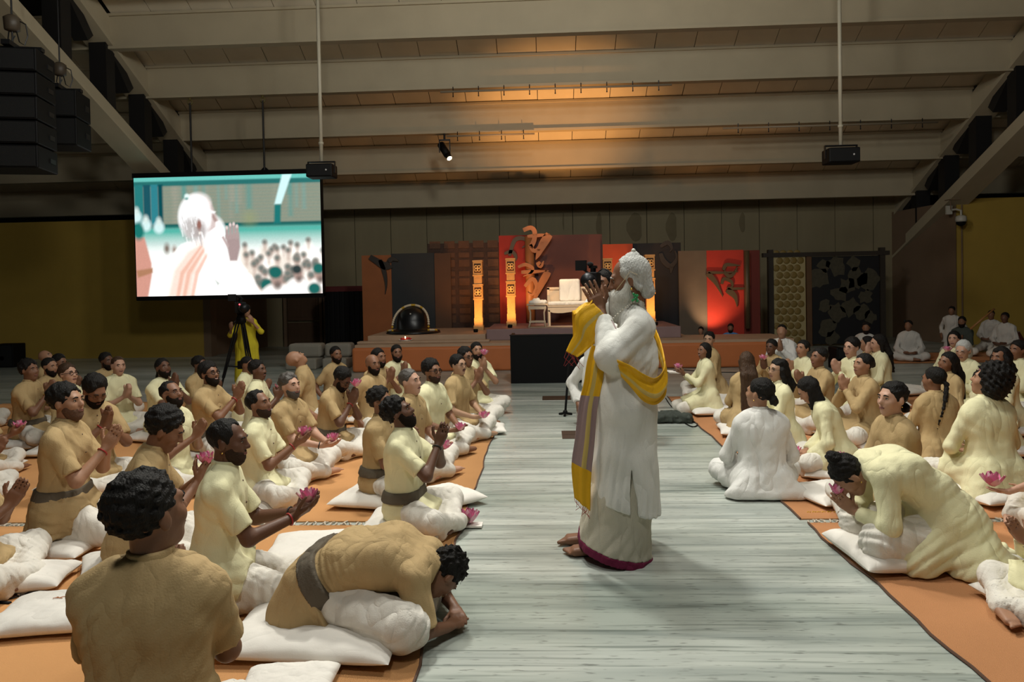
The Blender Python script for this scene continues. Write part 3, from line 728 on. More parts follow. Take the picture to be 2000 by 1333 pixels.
for i in range(1, 8):
    (y0, z0), (y1, z1) = PUR[i - 1], PUR[i]
    me = bmesh_board(y1 - y0, z1 - z0)
    xa, xb = (-8.4, 9.6)
    if i in (4, 5, 6, 7): xa, xb = -17.2, 14.4
    x = xa
    while x < xb - .1:
        q = link('board', me, None, ceil, (x, y0, z0 + PH + rr.uniform(-.006, .006))); x += .815
def truss(X, nm):
    zc = lambda Y: 4.23 + .447 * (16.1 - Y); zt = lambda Y: PUR[3][1] + (13.8 - Y) * SL
    r = empty('truss', (0, 0, 0)); r.parent = ceil
    def sl(name, x0, x1, z0, z1, Ya, Yb, fz, m):
        q = MB(); q.v = [(x, y, fz(y) + z) for x in (x0, x1) for y in (Ya, Yb) for z in (z0, z1)]
        for f in ((0, 1, 3, 2), (4, 6, 7, 5), (0, 4, 5, 1), (2, 3, 7, 6), (0, 2, 6, 4), (1, 5, 7, 3)): q.f.append(f); q.mi.append(0)
        q.build(name, m, r)
    sl('bottom_chord', X - .21, X + .21, -.30, 0, 6, 20.2, zc, M_BEIGE); sl('chord_lip', X - .27, X + .27, -.34, -.27, 6, 20.2, zc, M_BEIGE)
    sl('top_chord', X - .2, X + .2, .12, .62, 6, 20.0, zt, M_BEIGE); sl('chord_flange', X - .26, X + .26, .05, .14, 6, 20.0, zt, M_BEIGE)
    for y, z in PUR[1:8]:
        q = MB(); q.box(X - .17, X + .17, y - .12, y + .16, zc(y) - .1, z + PH); q.build('post', M_BLKSTEEL, r)
        q = MB(); Mx = Matrix.Translation((X, y + .1, z + .15)) @ Matrix.Rotation(math.radians(-48), 4, 'X'); q.box(-.14, .14, -.1, 1.0, -.11, .11, Mx); q.build('brace', M_BLKSTEEL, r)
truss(-8.63, 'l'); truss(9.72, 'r')
# walls
wl = MB(); wl.box(-26, -8.38, 17.2, 17.5, 0, 3.40); struct(wl.build('wall_left', M_YWALL), 'ochre yellow side wall on the left')
wl = MB(); wl.face([(-8.38, 17.2, 0), (-8.38, 17.2, 3.4), (-7.9, 20.0, 3.4), (-7.9, 20.0, 0)]); wl.box(-8.38, -8.2, 17.19, 17.5, 0, 3.4); struct(wl.build('wall_left_return', M_BWALL), 'brown return wall beside the left yellow wall')
wl = MB(); wl.box(9.72, 26, 17.4, 17.7, 0, 3.45); struct(wl.build('wall_right', M_YWALL), 'ochre yellow side wall on the right')
wl = MB(); wl.face([(9.70, 17.39, 0), (9.45, 20.0, 0), (9.45, 20.0, 3.4), (9.70, 17.39, 3.4)]); struct(wl.build('wall_right_return', M_BWALL), 'brown return wall beside the right yellow wall')
wb = MB(); wb.box(-10, 11, 20.06, 20.2, 0, 4.6); wbk = struct(wb.build('wall_back', M_DARKGAP), 'back wall of olive brown panels')
pm = MB(); pm.box(.008, 1.012, 0, .07, 0, 4.5); pme = pm.mesh('panel'); pme.materials.append(M_PANEL)
for i in range(19): link('panel', pme, None, wbk, (-9.4 + 1.02 * i, 19.99 + (i % 3) * .006, 0))
M_STAIN = mat('damp_stain', (.19, .155, .088), .85, .2, 4)
for sx, w_, h_ in ((1035, .10, .55), (1170, .16, .75), (1240, .42, .8), (1312, .30, .8), (1450, .16, .55), (1100, .05, .5)):
    p = at(sx, 415, 19.97); q = MB(); q.prism([(w_ / 2 * math.sin(t) * (1 + .2 * math.sin(3 * t)), -h_ / 2 + h_ / 2 * math.cos(t)) for t in np.linspace(0, 6.28, 15)[:-1]], .004); q.build('damp_stain', M_STAIN, wbk, loc=(p.x, 19.982, p.z))
cd = MB(); p0 = at(1879, 430, 17.37); cd.bar((p0.x, 17.38, .0), (p0.x, 17.38, 3.3), .018); struct(cd.build('trim_1', M_BWALL), 'grey conduit running down the right yellow wall')
# doors on the back wall, seen under the screen
M_WOOD = mat('dark_wood', (.09, .048, .025), .55, .3, 3, .2, 30, stretch=(6, 6, .6))
def door(n, x0, x1, ya, yb, lab):
    a = at(x0, yb, 19.9); c_ = at(x1, ya, 19.9); r = struct(empty('door_%d' % n, (a.x, 19.92, 0)), lab); w_ = c_.x - a.x; h_ = c_.z
    q = MB(); q.box(-.08, 0, -.06, .06, 0, h_ + .08); q.box(w_, w_ + .08, -.06, .06, 0, h_ + .08); q.box(0, w_, -.06, .06, h_, h_ + .08); q.build('door_frame', M_BWALL, r)
    for z0, z1 in ((.02, h_ * .46), (h_ * .5, h_ - .02)):
        q = MB(); q.box(.03, w_ - .03, -.02, .03, z0, z1); dp = q.build('door_panel', M_WOOD, r)
        q = MB(); q.box(.1, w_ - .1, -.04, -.02, z0 + .1, z1 - .1); q.build('door_inset', M_WOOD, dp)
door(1, 562, 623, 575, 690, 'dark wooden door under the right end of the screen')
door(2, 640, 672, 575, 690, 'dark narrow door beside the orange backdrop panel')
q = MB(); a = at(636, 690, 18.4); c_ = at(712, 560, 18.4); q.box(a.x, c_.x, 18.4, 18.9, 0, c_.z); e_ = q.build('stage_wing', M_BLACK); tag(e_, 'black curtained stage wing left of the orange backdrop', 'curtain')
q = MB(); q.box(a.x - .02, c_.x, 18.36, 18.92, c_.z - .12, c_.z + .02); q.build('valance', mat('maroon_cloth', (.10, .012, .012), .8, .2), e_)
q = MB()
for i in range(7): q.box(a.x + .08 + i * .13, a.x + .14 + i * .13, 18.35, 18.41, .02, c_.z - .12)
q.build('curtain_folds', M_BLACK, e_)

# ------------------------------------------------------------------ stage
M_ORANGE = mat('orange_plaster', (.52, .155, .045), .6, .12, 3, .15, 40); M_STONE = mat('beige_stage_stone', (.44, .30, .20), .6, .15, 4); M_DAIS = mat('mauve_dais_cloth', (.26, .17, .17), .6, .12, 4)
def block(name, lab, cat, x0, x1, y0, y1, z0, z1, m, bv=.012):
    q = MB(); q.box(x0, x1, y0, y1, z0, z1); o = q.build(name, m); bevel(o, bv); return tag(o, lab, cat)
xl, xr = at(687, 700, 13.45).x, at(1556, 690, 13.45).x
stg = empty('stage', (0, 13.45, 0)); tag(stg, 'long low orange stage platform with a beige top', 'stage')
xm = at(1335, 660, 15.).x
q = MB(); q.box(xl, xr, 0, 1.45, 0, .47); bevel(q.build('stage_face', M_ORANGE, stg), .05, 3)
q = MB(); q.box(xl, xm, 1.40, 3.1, 0, .47); q.build('stage_rear', M_ORANGE, stg)
q = MB(); q.box(xl + .05, xm, 1.42, 3.05, .47, .52); q.build('stage_rear_top', M_STONE, stg)
q = MB(); q.box(xl + .05, xr - .03, .05, 1.42, .47, .52); q.build('stage_top', M_STONE, stg)
xa, xb = at(718, 660, 14.0).x, at(948, 660, 14.0).x
o = block('stage_step', 'beige stone step on the left of the stage', 'step', xa, xb, 14.0, 16.3, .52, .66, M_STONE)
o = block('stage_ledge', 'thin beige ledge in front of the left stage step', 'step', xa - .15, xb + .1, 13.75, 13.995, .52, .565, M_STONE)
xa2, xb2 = at(950, 650, 14.2).x, at(1330, 650, 14.2).x
o = block('throne_dais', 'mauve cloth covered dais under the white throne', 'dais', xa2, xb2, 14.2, 16.3, .52, .74, M_DAIS)
q = MB(); 
bx0, bx1 = at(997, 700, 11.67).x, at(1262, 700, 11.67).x
e_ = empty('black_barrier', (bx0, 11.67, 0)); tag(e_, 'black draped barrier standing in front of the stage', 'barrier')
q.box(0, bx1 - bx0, 0, .05, .0, .78); q.build('front_board', M_BLACK, e_); q = MB(); q.box(0, .05, .05, .7, 0, .78); q.box(bx1 - bx0 - .05, bx1 - bx0, .05, .7, 0, .78); q.build('side_board', M_BLACK, e_)
q = MB(); q.box(-.01, bx1 - bx0 + .01, -.01, .06, .78, .80); q.build('top_rail', M_METAL, e_)
# backdrop boards behind the stage
def bcol(n, c, var=.2, ns=3, bump=.15, st=(1, 1, 1)): return mat(n, c, .7, var, ns, bump, 30, stretch=st)
BD = [('orange board at the left end of the stage backdrop', 706, 764, 499, 16.60, bcol('board_orange', (.33, .105, .03))),
      ('dark slate blue board above the garlanded stone', 763, 849, 495, 16.62, bcol('board_slate', (.022, .026, .03))),
      ('narrow brown board beside the slate blue board', 848, 880, 495, 16.58, bcol('board_brown', (.10, .045, .02))),
      ('tall dark carved looking board behind the lit pillars', 835, 976, 475, 16.9, bcol('board_carved', (.06, .026, .014), .5, 14, .6)),
      ('tall red board behind the second lit pillar', 974, 1036, 460, 16.85, bcol('board_red', (.42, .025, .012))),
      ('wide tall maroon brown board behind the throne', 1034, 1176, 459, 16.80, bcol('board_maroon', (.12, .045, .04), .1)),
      ('red orange board behind the standing elder', 1177, 1236, 477, 16.7, bcol('board_redorange', (.50, .07, .02))),
      ('black board right of the standing elder', 1234, 1330, 475, 16.9, bcol('board_black', (.012, .012, .016))),
      ('grey board between the black and the red boards', 1325, 1381, 490, 16.6, bcol('board_grey', (.13, .10, .07))),
      ('bright red board with a bronze serpent emblem', 1380, 1452, 489, 16.58, bcol('board_brightred', (.46, .03, .014))),
      ('dark red board at the right end of the backdrop', 1452, 1484, 489, 16.56, bcol('board_darkred', (.16, .02, .012))),
      ('slim black board beside the gold patterned screen', 1489, 1506, 549, 16.7, M_BLACK)]
for lab, x0, x1, yt, Y, m in BD:
    a = at(x0, yt, Y); c_ = at(x1, yt, Y); q = MB(); q.box(a.x, c_.x - .006, Y, Y + .06, .0, (a.z + c_.z) / 2 + .0)
    if x0 > 1487: q = MB(); q.box(a.x, c_.x, Y + .9, Y + .96, 0, a.z)
    o = q.build('backdrop_board', m); tag(o, lab, 'board', 'backdrop boards')
    if 'carved' in lab:
        rc = random.Random(4); w_ = c_.x - a.x
        cm = bcol('board_carved_relief', (.11, .048, .022), .4, 12)
        for cx_ in range(5):
            for rz_ in range(9):
                q = MB(); x_ = a.x + .05 + cx_ * w_ / 5; z_ = .75 + rz_ * .22; q.box(x_, x_ + w_ / 5 - .09, Y - .02, Y, z_, z_ + .17 - .05 * (rz_ % 2)); q.build('relief_block', cm, o)
# serpent emblems: swept flat horns and hooks, cut from board
def emblem(lab, curves, m, Y):
    r = None; pieces = []
    for pts, w0, w1 in curves:
        P = [at(px, py, Y) for px, py in pts]; P2 = []
        for i in range(len(P) - 1):
            for t in (0, .25, .5, .75):
                p0, p1, p2, p3 = P[max(i - 1, 0)], P[i], P[i + 1], P[min(i + 2, len(P) - 1)]
                P2.append(.5 * ((2 * p1) + (p2 - p0) * t + (2 * p0 - 5 * p1 + 4 * p2 - p3) * t * t + (3 * p1 - p0 - 3 * p2 + p3) * t ** 3))
        P2.append(P[-1]); q = MB(); n = len(P2); L = []; R_ = []
        for i, p in enumerate(P2):
            d = P2[min(i + 1, n - 1)] - P2[max(i - 1, 0)]; d.y = 0; d.normalize(); nn = Vector((-d.z, 0, d.x)); t = i / (n - 1)
            wv = (w0 + (w1 - w0) * t) * (.35 + .65 * math.sin(math.pi * min(1, .12 + t * .95)) if w1 < w0 else 1) / 86.
            L.append(p + nn * wv); R_.append(p - nn * wv)
        for i in range(n - 1):
            for y0 in (0, .05): q.face([v_ + Vector((0, y0, 0)) for v_ in (L[i], L[i + 1], R_[i + 1], R_[i])])
            for E in (L, R_): q.face([E[i], E[i + 1], E[i + 1] + Vector((0, .05, 0)), E[i] + Vector((0, .05, 0))])
        pieces.append(q)
    r = empty('serpent_emblem', (at(curves[0][0][0][0], 600, Y).x, Y, .53)); tag(r, lab, 'emblem', 'serpent emblems')
    for q in pieces:
        o = q.build('curved_piece', m, r); o.matrix_parent_inverse = Matrix.Translation(r.location).inverted()
M_BRONZE = mat('emblem_copper', (.42, .17, .06), .5, .2, 6); M_BRZ2 = mat('emblem_dark_bronze', (.10, .065, .03), .5, .2, 6); M_DK = mat('emblem_black_bronze', (.03, .022, .016), .5, .2, 6)
E1 = [([(1022, 450), (1036, 445), (1044, 452), (1043, 470), (1036, 484)], 4, 5), ([(1073, 458), (1060, 478), (1050, 500), (1046, 508)], 12, 1), ([(1035, 478), (1042, 490), (1052, 486), (1058, 472)], 4, 4),
      ([(1030, 462), (1052, 460), (1074, 458)], 4, 3), ([(1012, 522), (1026, 517), (1040, 524), (1036, 534), (1022, 540)], 4, 3), ([(1018, 532), (1044, 531), (1072, 529)], 5, 2), ([(1071, 531), (1060, 550), (1046, 580), (1042, 598)], 10, 2), ([(1025, 560), (1040, 545), (1048, 560), (1040, 576), (1030, 572)], 5, 3), ([(1050, 512), (1056, 520), (1062, 510)], 6, 3)]
emblem('copper serpent emblem on the red board left of the throne', E1, M_BRONZE, 16.57)
emblem('dark bronze hooks on the red board beside the copper emblem', [([(995, 500), (1005, 470), (1022, 466), (1030, 476), (1020, 484)], 5, 3), ([(985, 496), (1000, 492), (1008, 505), (998, 515)], 4, 3)], M_BRZ2, 16.81)
emblem('bronze serpent emblem on the bright red board', [([(1381, 532), (1410, 533), (1442, 531)], 3, 2), ([(1382, 534), (1398, 552), (1412, 580)], 7, 1), ([(1413, 528), (1418, 518), (1432, 518), (1446, 519)], 4, 3), ([(1414, 530), (1424, 540), (1434, 534), (1440, 522)], 4, 3), ([(1410, 555), (1414, 545), (1428, 550), (1430, 560), (1420, 562)], 4, 2), ([(1420, 564), (1448, 564), (1466, 562)], 3, 2), ([(1420, 566), (1436, 580), (1440, 600)], 8, 1)], M_BRZ2, 16.54)
emblem('black bronze emblem on the black board', [([(1290, 482), (1304, 474), (1312, 484), (1308, 492)], 5, 3), ([(1290, 495), (1296, 510), (1310, 520), (1322, 505), (1318, 490)], 6, 4), ([(1312, 520), (1310, 535)], 5, 1)], M_DK, 16.86)
emblem('dark painted claw on the left orange board', [([(722, 502), (738, 512), (752, 520), (762, 516)], 5, 9), ([(742, 508), (750, 530), (754, 556), (752, 575)], 6, 1), ([(758, 512), (766, 506), (778, 510)], 6, 3)], M_DK, 16.56)
q = MB(); p0 = at(1034, 462, 16.7); p1 = at(1034, 600, 16.7); q.bar((p0.x, 16.7, .74), (p0.x, 16.7, p0.z), .11, 12); tag(q.build('copper_post', M_BRONZE, smooth=True), 'round copper post rising behind the small stool', 'post')
q = MB(); p0 = at(1459, 490, 16.4); q.bar((p0.x, 16.42, .53), (p0.x, 16.42, p0.z), .06, 10); tag(q.build('copper_post', M_BRZ2, smooth=True), 'thin bronze post in front of the dark red board', 'post')
# carved pillars, lit from below
M_PIL = mat('pillar_sandstone', (.55, .33, .12), .6, .2, 12, .4, 50)
def pillar(px, yb, yt, Y, lab, zb):
    p = at(px, yt, Y); h_ = p.z - zb; r = empty('carved_pillar', (p.x, Y, zb)); tag(r, lab, 'pillar', 'carved stage pillars'); hw = .085
    q = MB(); q.box(-hw, hw, -hw, hw, 0, h_ - .30); q.build('shaft', M_PIL, r)
    q = MB(); q.box(-hw * 1.25, hw * 1.25, -hw * 1.25, hw * 1.25, 0, .10); q.box(-hw * 1.1, hw * 1.1, -hw * 1.1, hw * 1.1, .10, .26); q.build('foot', M_PIL, r)
    for zc in (h_ * .545, h_ - .17):
        q = MB(); q.box(-hw * 1.15, hw * 1.15, -hw * 1.1, hw * 1.1, zc - .13, zc + .13); q.box(-hw * 1.25, hw * 1.25, -hw * 1.2, hw * 1.2, zc - .17, zc - .135); q.box(-hw * 1.25, hw * 1.25, -hw * 1.2, hw * 1.2, zc + .135, zc + .17); cb = q.build('carved_block', M_PIL, r)
        q = MB()
        for i in range(4):
            a = i * math.pi / 2 + .785; q.tube([(.045 * math.cos(a) + .03 * math.cos(t), -hw * 1.1 - .008, zc + .045 * math.sin(a) + .03 * math.sin(t)) for t in np.linspace(0, 6.28, 11)[:-1]], .011, 5, True)
        q.ball((0, -hw * 1.1, zc), .022); q.build('rosette', mat('pillar_rosette', (.75, .5, .2), .6, .1), cb, True)
        q = MB(); q.box(-.075, .075, -hw * 1.1 - .004, -hw * 1.1, zc - .1, zc + .1); q.build('rosette_ground', mat('pillar_recess', (.07, .03, .012), .8, .1), cb)
    q = MB(); q.box(-hw * 1.05, hw * 1.05, -hw * 1.05, hw * 1.05, h_ - .03, h_); q.build('capital', M_PIL, r)
    q = MB()
    for i in range(-2, 3): q.box(i * .03 - .006, i * .03 + .006, -hw - .008, -hw, .28, h_ * .545 - .2); q.box(i * .03 - .006, i * .03 + .006, -hw - .008, -hw, h_ * .545 + .2, h_ - .38)
    q.build('fluting', M_PIL, r)
    L = MB(); L.lathe([(.045, 0), (.05, .06), (.03, .065)], n=10); l_ = L.build('uplight', M_BLACK, r, True); l_.location = (0, -.75, 0)
    lamp('uplight_lamp', 'SPOT', (p.x, Y - .75, zb + .10), (p.x, Y - .02, zb + h_ * .56), 60, (1., .42, .10), .03, 100, .6)
pillar(933, 650, 509, 15.4, 'left lit sandstone pillar beside the garlanded stone', .66)
pillar(997, 640, 505, 15.4, 'second lit sandstone pillar in front of the red board', .74)
pillar(1268, 640, 498, 15.4, 'lit sandstone pillar behind the head of the elder', .74)
pillar(1186, 640, 505, 15.9, 'lit pillar mostly hidden by the hands of the elder', .74)
# throne, stool, folded cloth
M_IVORY = mat('ivory_wood', (.62, .50, .36), .5, .1, 5); M_WCUSH = cloth('throne_white', (.85, .82, .76))
def throne():
    a = at(1070, 640, 14.9); c_ = at(1162, 640, 14.9); w_ = c_.x - a.x + .55; r = empty('throne', (a.x, 14.9, .74)); tag(r, 'wide white cushioned wooden throne on the dais', 'throne')
    sz = .34
    for x in (.03, w_ - .03):
        for y in (.03, .62):
            q = MB(); q.v = []; q.box(x - .03, x + .03, y - .03, y + .03, 0, sz); bevel(q.build('leg', M_IVORY, r), .008)
    q = MB(); n = 14; q.prism([(0, sz + .06), (w_, sz + .06), (w_, sz - .02)] + [(w_ * (1 - i / n), sz - .02 - .05 * abs(math.sin(i / n * math.pi * 3)) ** .5) for i in range(1, n)] + [(0, sz - .02)], .03); q.build('apron', M_IVORY, r)
    q = MB(); q.box(-.01, w_ + .01, -.01, .68, sz + .06, sz + .09); q.build('seat_frame', M_IVORY, r)
    q = MB(); q.box(.01, w_ - .01, 0, .62, sz + .09, sz + .17); bevel(q.build('seat_cushion', M_WCUSH, r), .03, 3)
    q = MB(); q.box(0, .05, .6, .66, sz + .09, .80); q.box(w_ - .05, w_, .6, .66, sz + .09, .80); q.box(0, w_, .6, .66, .76, .81); q.box(.05, w_ - .05, .62, .64, sz + .17, .76); q.build('back_frame', M_IVORY, r)
    for x0 in (0, w_ - .06):
        q = MB(); q.box(x0, x0 + .06, .05, .62, .60, .64); q.box(x0, x0 + .06, .05, .10, sz + .09, .60); q.build('armrest', M_IVORY, r)
    q = MB(); q.box(.26, .70, .40, .55, sz + .17, .98); bevel(q.build('back_cushion', M_WCUSH, r), .04, 3)
throne()
p = at(1050, 640, 14.7); r = empty('stool', (p.x, 14.7, .74)); tag(r, 'small carved ivory side stool beside the throne', 'stool')
for x in (-.17, .17):
    for y in (-.13, .13):
        q = MB(); q.tube([(x * 1.02, y, 0), (x * .85, y * .9, .12), (x * .82, y * .9, .30), (x * .98, y, .40), (x * .95, y, .45)], .02, 6, rs=[.024, .016, .018, .024, .02]); q.build('leg', M_IVORY, r, True)
q = MB(); q.box(-.21, .21, -.17, .17, .45, .48); bevel(q.build('stool_top', M_IVORY, r), .008); q = MB(); q.box(-.17, .17, -.14, -.12, .10, .13); q.box(-.17, .17, .12, .14, .10, .13); q.box(-.18, .18, -.145, -.13, .37, .44); q.build('stretcher', M_IVORY, r)
S = SDF(); S.cap((-.13, 0, .03), (.15, .02, .03), .035, .045, (0, 1, 0), .08, .09); S.cap((-.06, 0, .07), (.02, 0, .09), .035, .03, (0, 1, 0), .04, .04); S.cut((0, 0, 0), (0, 0, -1)); S.folds = folds(3, .006, .06)
o = sdf_obj('folded_cloth', S, .01, M_WCUSH); o.location = (p.x, 14.7, 1.22); tag(o, 'crumpled white cloth lying on the side stool', 'cloth')
p = at(1105, 640, 14.5); q = MB(); q.box(-.75, .75, -.28, .05, 0, .012); o = q.build('throne_rug', mat('rug_cream', (.42, .33, .24), .9, .3, 30)); o.location = (p.x, 14.75, .74); tag(o, 'pale patterned rug at the foot of the throne', 'rug')
# garlanded linga
p = at(806, 654, 14.6); gx, gy, gz = p.x, 14.7, .66
o = MB(); o.lathe([(.56, 0), (.54, .05), (.40, .07), (.34, .10), (.33, .28), (.30, .40), (.22, .49), (.10, .54), (.01, .555)], n=28); oo = o.build('linga_stone', mat('black_stone', (.006, .006, .007), .35, .2), smooth=True); oo.location = (gx, gy, gz); tag(oo, 'rounded black linga stone standing on the stage step', 'stone')
q = MB(); q.box(-.012, .012, -.30, -.27, .34, .42); q.build('stone_mark', M_TEETH, oo)
gr = empty('flower_garland', (gx, gy - .02, gz)); tag(gr, 'cream and yellow flower garland draped over the black stone', 'garland')
M_GAR = mat('garland_cream', (.66, .55, .40), .8, .2, 30); M_GARY = mat('garland_gold', (.55, .33, .03), .8, .2, 30)
path = []
for t in np.linspace(0, 1, 60):
    if t < .16: s_ = t / .16; path.append((-.50 + .14 * s_, -.12 - .2 * s_, .06 + .02 * s_))
    elif t > .84: s_ = (t - .84) / .16; path.append((.36 + .14 * s_, -.32 + .2 * s_, .08 - .02 * s_))
    else: a = math.pi * (1 - (t - .16) / .68); path.append((.37 * math.cos(a), -.32 + .30 * math.sin(a) ** 1., .10 + .48 * math.sin(a) ** .75))
bm_ = {}
for mm, nm in ((M_GAR, 'c'), (M_GARY, 'y')):
    q = MB(); q.ball((0, 0, 0), .026, 7, 5); bm_[nm] = q.mesh('bloom', True); bm_[nm].materials.append(mm)
for i, pp in enumerate(path):
    f = i in (0, 1, 2, 9, 10, 22, 23, 29, 30, 31, 36, 37, 49, 50, 57, 58, 59); link('bloom', bm_['y' if f else 'c'], None, gr, pp)
pl = at(792, 663, 13.87); r = empty('offering_plate', (pl.x, 13.87, .565)); tag(r, 'small plate of red petals with a lit lamp on the stage ledge', 'plate')
q = MB(); q.lathe([(.10, 0), (.14, .02), (.13, .022), (.02, .012)], n=16); q.build('dish', M_WCUSH, r, True)
M_RED = mat('red_petals', (.55, .02, .02), .7, .2)
rc = random.Random(5)
for i in range(14): q = MB(); a = rc.uniform(0, 6.28); d_ = rc.uniform(.03, .11); q.ball((d_ * math.cos(a), d_ * .8 * math.sin(a), .03 + .02 * rc.random()), (.028, .028, .016), 6, 4); q.build('red_bloom', M_RED, r, True)
q = MB(); q.ball((0, -.02, .065), (.012, .012, .022), 6, 5); q.build('flame', mat('flame', (1, .7, .3), .5, .1, emit=(1, .65, .25), estr=12), r, True)
# low benches behind the men
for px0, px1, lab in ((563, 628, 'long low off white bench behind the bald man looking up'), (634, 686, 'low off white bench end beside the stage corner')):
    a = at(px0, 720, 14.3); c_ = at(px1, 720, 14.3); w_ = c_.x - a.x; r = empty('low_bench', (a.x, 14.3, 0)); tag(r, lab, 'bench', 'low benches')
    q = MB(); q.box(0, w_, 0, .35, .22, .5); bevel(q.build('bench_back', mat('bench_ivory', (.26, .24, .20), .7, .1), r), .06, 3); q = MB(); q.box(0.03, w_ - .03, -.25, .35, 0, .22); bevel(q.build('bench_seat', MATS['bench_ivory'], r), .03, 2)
# gold patterned and dark map screens in a wooden frame, right
fx0, fx1 = at(1504, 500, 17.6).x, at(1722, 500, 17.6).x; ft = at(1504, 498, 17.6).z
r = empty('hanging_frame', (fx0, 17.6, 0)); tag(r, 'dark wooden goalpost frame holding two hanging screens', 'frame'); W_ = fx1 - fx0
M_FR = mat('frame_black_wood', (.03, .022, .015), .6, .2, 6)
for x in (0, W_): q = MB(); q.box(x - .06, x + .06, -.06, .06, 0, ft + .12); q.build('upright', M_FR, r)
q = MB(); q.box(-.18, W_ + .16, -.07, .07, ft - .06, ft + .04); q.build('crossbar', M_FR, r)
gx1 = at(1572, 500, 17.6).x - fx0
q = MB(); q.box(.07, gx1, -.02, .02, .05, ft - .07); gs = q.build('gold_screen', mat('gold_screen', (.42, .34, .17), .6, .1, 4)); gs.location = (fx0, 17.6, 0); tag(gs, 'gold screen patterned with round medallions, hung in the frame', 'screen')
md = MB(); md.lathe([(.085, 0), (.08, .006), (.02, .009)], n=10, M=Matrix.Rotation(math.radians(90), 3, 'X')); mdm = md.mesh('medallion', True); mdm.materials.append(mat('medallion_gold', (.23, .155, .04), .6, .2, 20))
for i in range(5):
    for j in range(13):
        x = .14 + i * .165 + (j % 2) * .08
        if x < gx1 - .07: link('medallion', mdm, None, gs, (x, -.021, .15 + j * .175))
q = MB(); q.box(gx1 + .02, gx1 + .14, -.05, .05, 0, ft - .06); q.build('inner_post', mat('frame_brown_wood', (.12, .06, .025), .6, .2), r)
q = MB(); q.box(gx1 + .16, W_ - .07, -.02, .02, .05, ft - .07); ms = q.build('map_screen', mat('map_black', (.006, .006, .008), .6, .2)); ms.location = (fx0, 17.6, 0); tag(ms, 'black screen with scattered faded gold map shapes, in the frame', 'screen')
rc = random.Random(11); M_MAP = mat('map_gold', (.062, .053, .032), .7, .5, 14)
for mx_, my_, ms_ in ((1597, 545, .32), (1610, 600, .2), (1617, 640, .26), (1634, 520, .28), (1640, 575, .25), (1633, 610, .28), (1655, 560, .25), (1668, 515, .2), (1672, 545, .3), (1662, 600, .28), (1700, 545, .34), (1690, 580, .2), (1683, 610, .22), (1700, 620, .18), (1610, 520, .2), (1625, 660, .2)):
    p = at(mx_, my_, 17.58); n = 14; q = MB(); q.prism([(ms_ * rr_ * math.cos(t), ms_ * rr_ * math.sin(t)) for t, rr_ in zip(np.linspace(0, 6.283, n + 1)[:-1], [rc.uniform(.55, 1.) for _ in range(n)])], .01); o = q.build('map_shape', M_MAP, ms); o.location = (p.x - fx0, -.03, p.z)
# ------------------------------------------------------------------ rugs
M_RUG = mat('orange_rug', (.64, .325, .135), .95, .10, 2.2, .5, 260, stretch=(1, 1, 1), spec=.1); M_RUG2 = mat('rust_rug', (.57, .265, .12), .95, .10, 2.2, .5, 260, spec=.1); M_FRINGE = cloth('cream_fringe', (.6, .52, .42)); M_EDGE = mat('rug_edge', (.10, .05, .03), .9, .2)
def rug(lab, corners, m, far=False, near=False, edge=None):
    """corners: near-inner, far-inner, far-outer, near-outer"""
    n = 26; a, b_, c_, d_ = [Vector((p[0], p[1], 0)) for p in corners]; V = []; F = []; rn = random.Random(len(lab))
    for i in range(n + 1):
        t = i / n
        for j in range(3):
            s_ = j / 2; p = (a.lerp(b_, t)).lerp(d_.lerp(c_, t), s_); k_ = .010 * math.sin(t * 21 + len(lab)) + .006 * math.sin(t * 53) if j == 0 else 0
            V.append((p.x + k_, p.y, RUGZ)); 
    m0 = len(V); V += [(x, y, 0.001) for x, y, z in V]
    for i in range(n):
        for j in range(2): q = i * 3 + j; F.append((q, q + 1, q + 4, q + 3))
        for j in (0, 2): q = i * 3 + j; F.append((q, q + 3, q + 3 + m0, q + m0))
    for j in range(2): F.append((j, j + 1, j + 1 + m0, j + m0)); q = n * 3 + j; F.append((q, q + 1, q + 1 + m0, q + m0))
    o = link('rug', np_mesh('rug', V, F, False), m); tag(o, lab, 'rug', 'orange rugs')
    q = MB(); q.tube([(V[i * 3][0], V[i * 3][1], RUGZ) for i in range(n + 1)], .007, 5); q.build('rug_hem', M_EDGE, o)
    if far or near:
        q = MB(); p0, p1 = (b_, c_) if far else (a, d_); L_ = (p1 - p0).length; N_ = int(L_ / .035); sg = 1 if far else -1
        for i in range(N_):
            p = p0.lerp(p1, (i + .5) / N_); l_ = rn.uniform(.04, .09); e = Vector((rn.uniform(-.04, .04), sg * l_, 0)); q.tube([p + Vector((0, 0, RUGZ)), p + e * .5 + Vector((rn.uniform(-.01, .01), 0, .012)), p + e + Vector((0, 0, .006))], .006, 4)
        fo = q.build('fringe', M_FRINGE, o); fo['kind'] = 'stuff'
    return o
LN, LF = onz(806, 1335), onz(988, 778); Lm = onz(905, 1022)
RN, RF = onz(1928, 1335), onz(1303, 776); Rm = onz(1568, 1018)
def inner(A, B, y): t = (y - A.y) / (B.y - A.y); return (A.x + (B.x - A.x) * t, y)
rug('front left orange rug under the man bowing to the floor', [inner(LN, Lm, 1.2), inner(LN, Lm, Lm.y - .06), (-9, Lm.y - .06), (-9, 1.2)], M_RUG, far=True)
rug('long left orange rug reaching towards the stage', [inner(Lm, LF, Lm.y + .02), inner(Lm, LF, LF.y), (-8, LF.y), (-8, Lm.y + .02)], M_RUG)
rug('front right rust rug under the bowing woman', [inner(RN, Rm, 1.2), inner(RN, Rm, Rm.y - .06), (9, Rm.y - .06), (9, 1.2)], M_RUG2, far=True)
rug('long right rust rug under the seated women', [inner(Rm, RF, Rm.y + .02), inner(Rm, RF, RF.y), (9.5, RF.y), (9.5, Rm.y + .02)], M_RUG2)
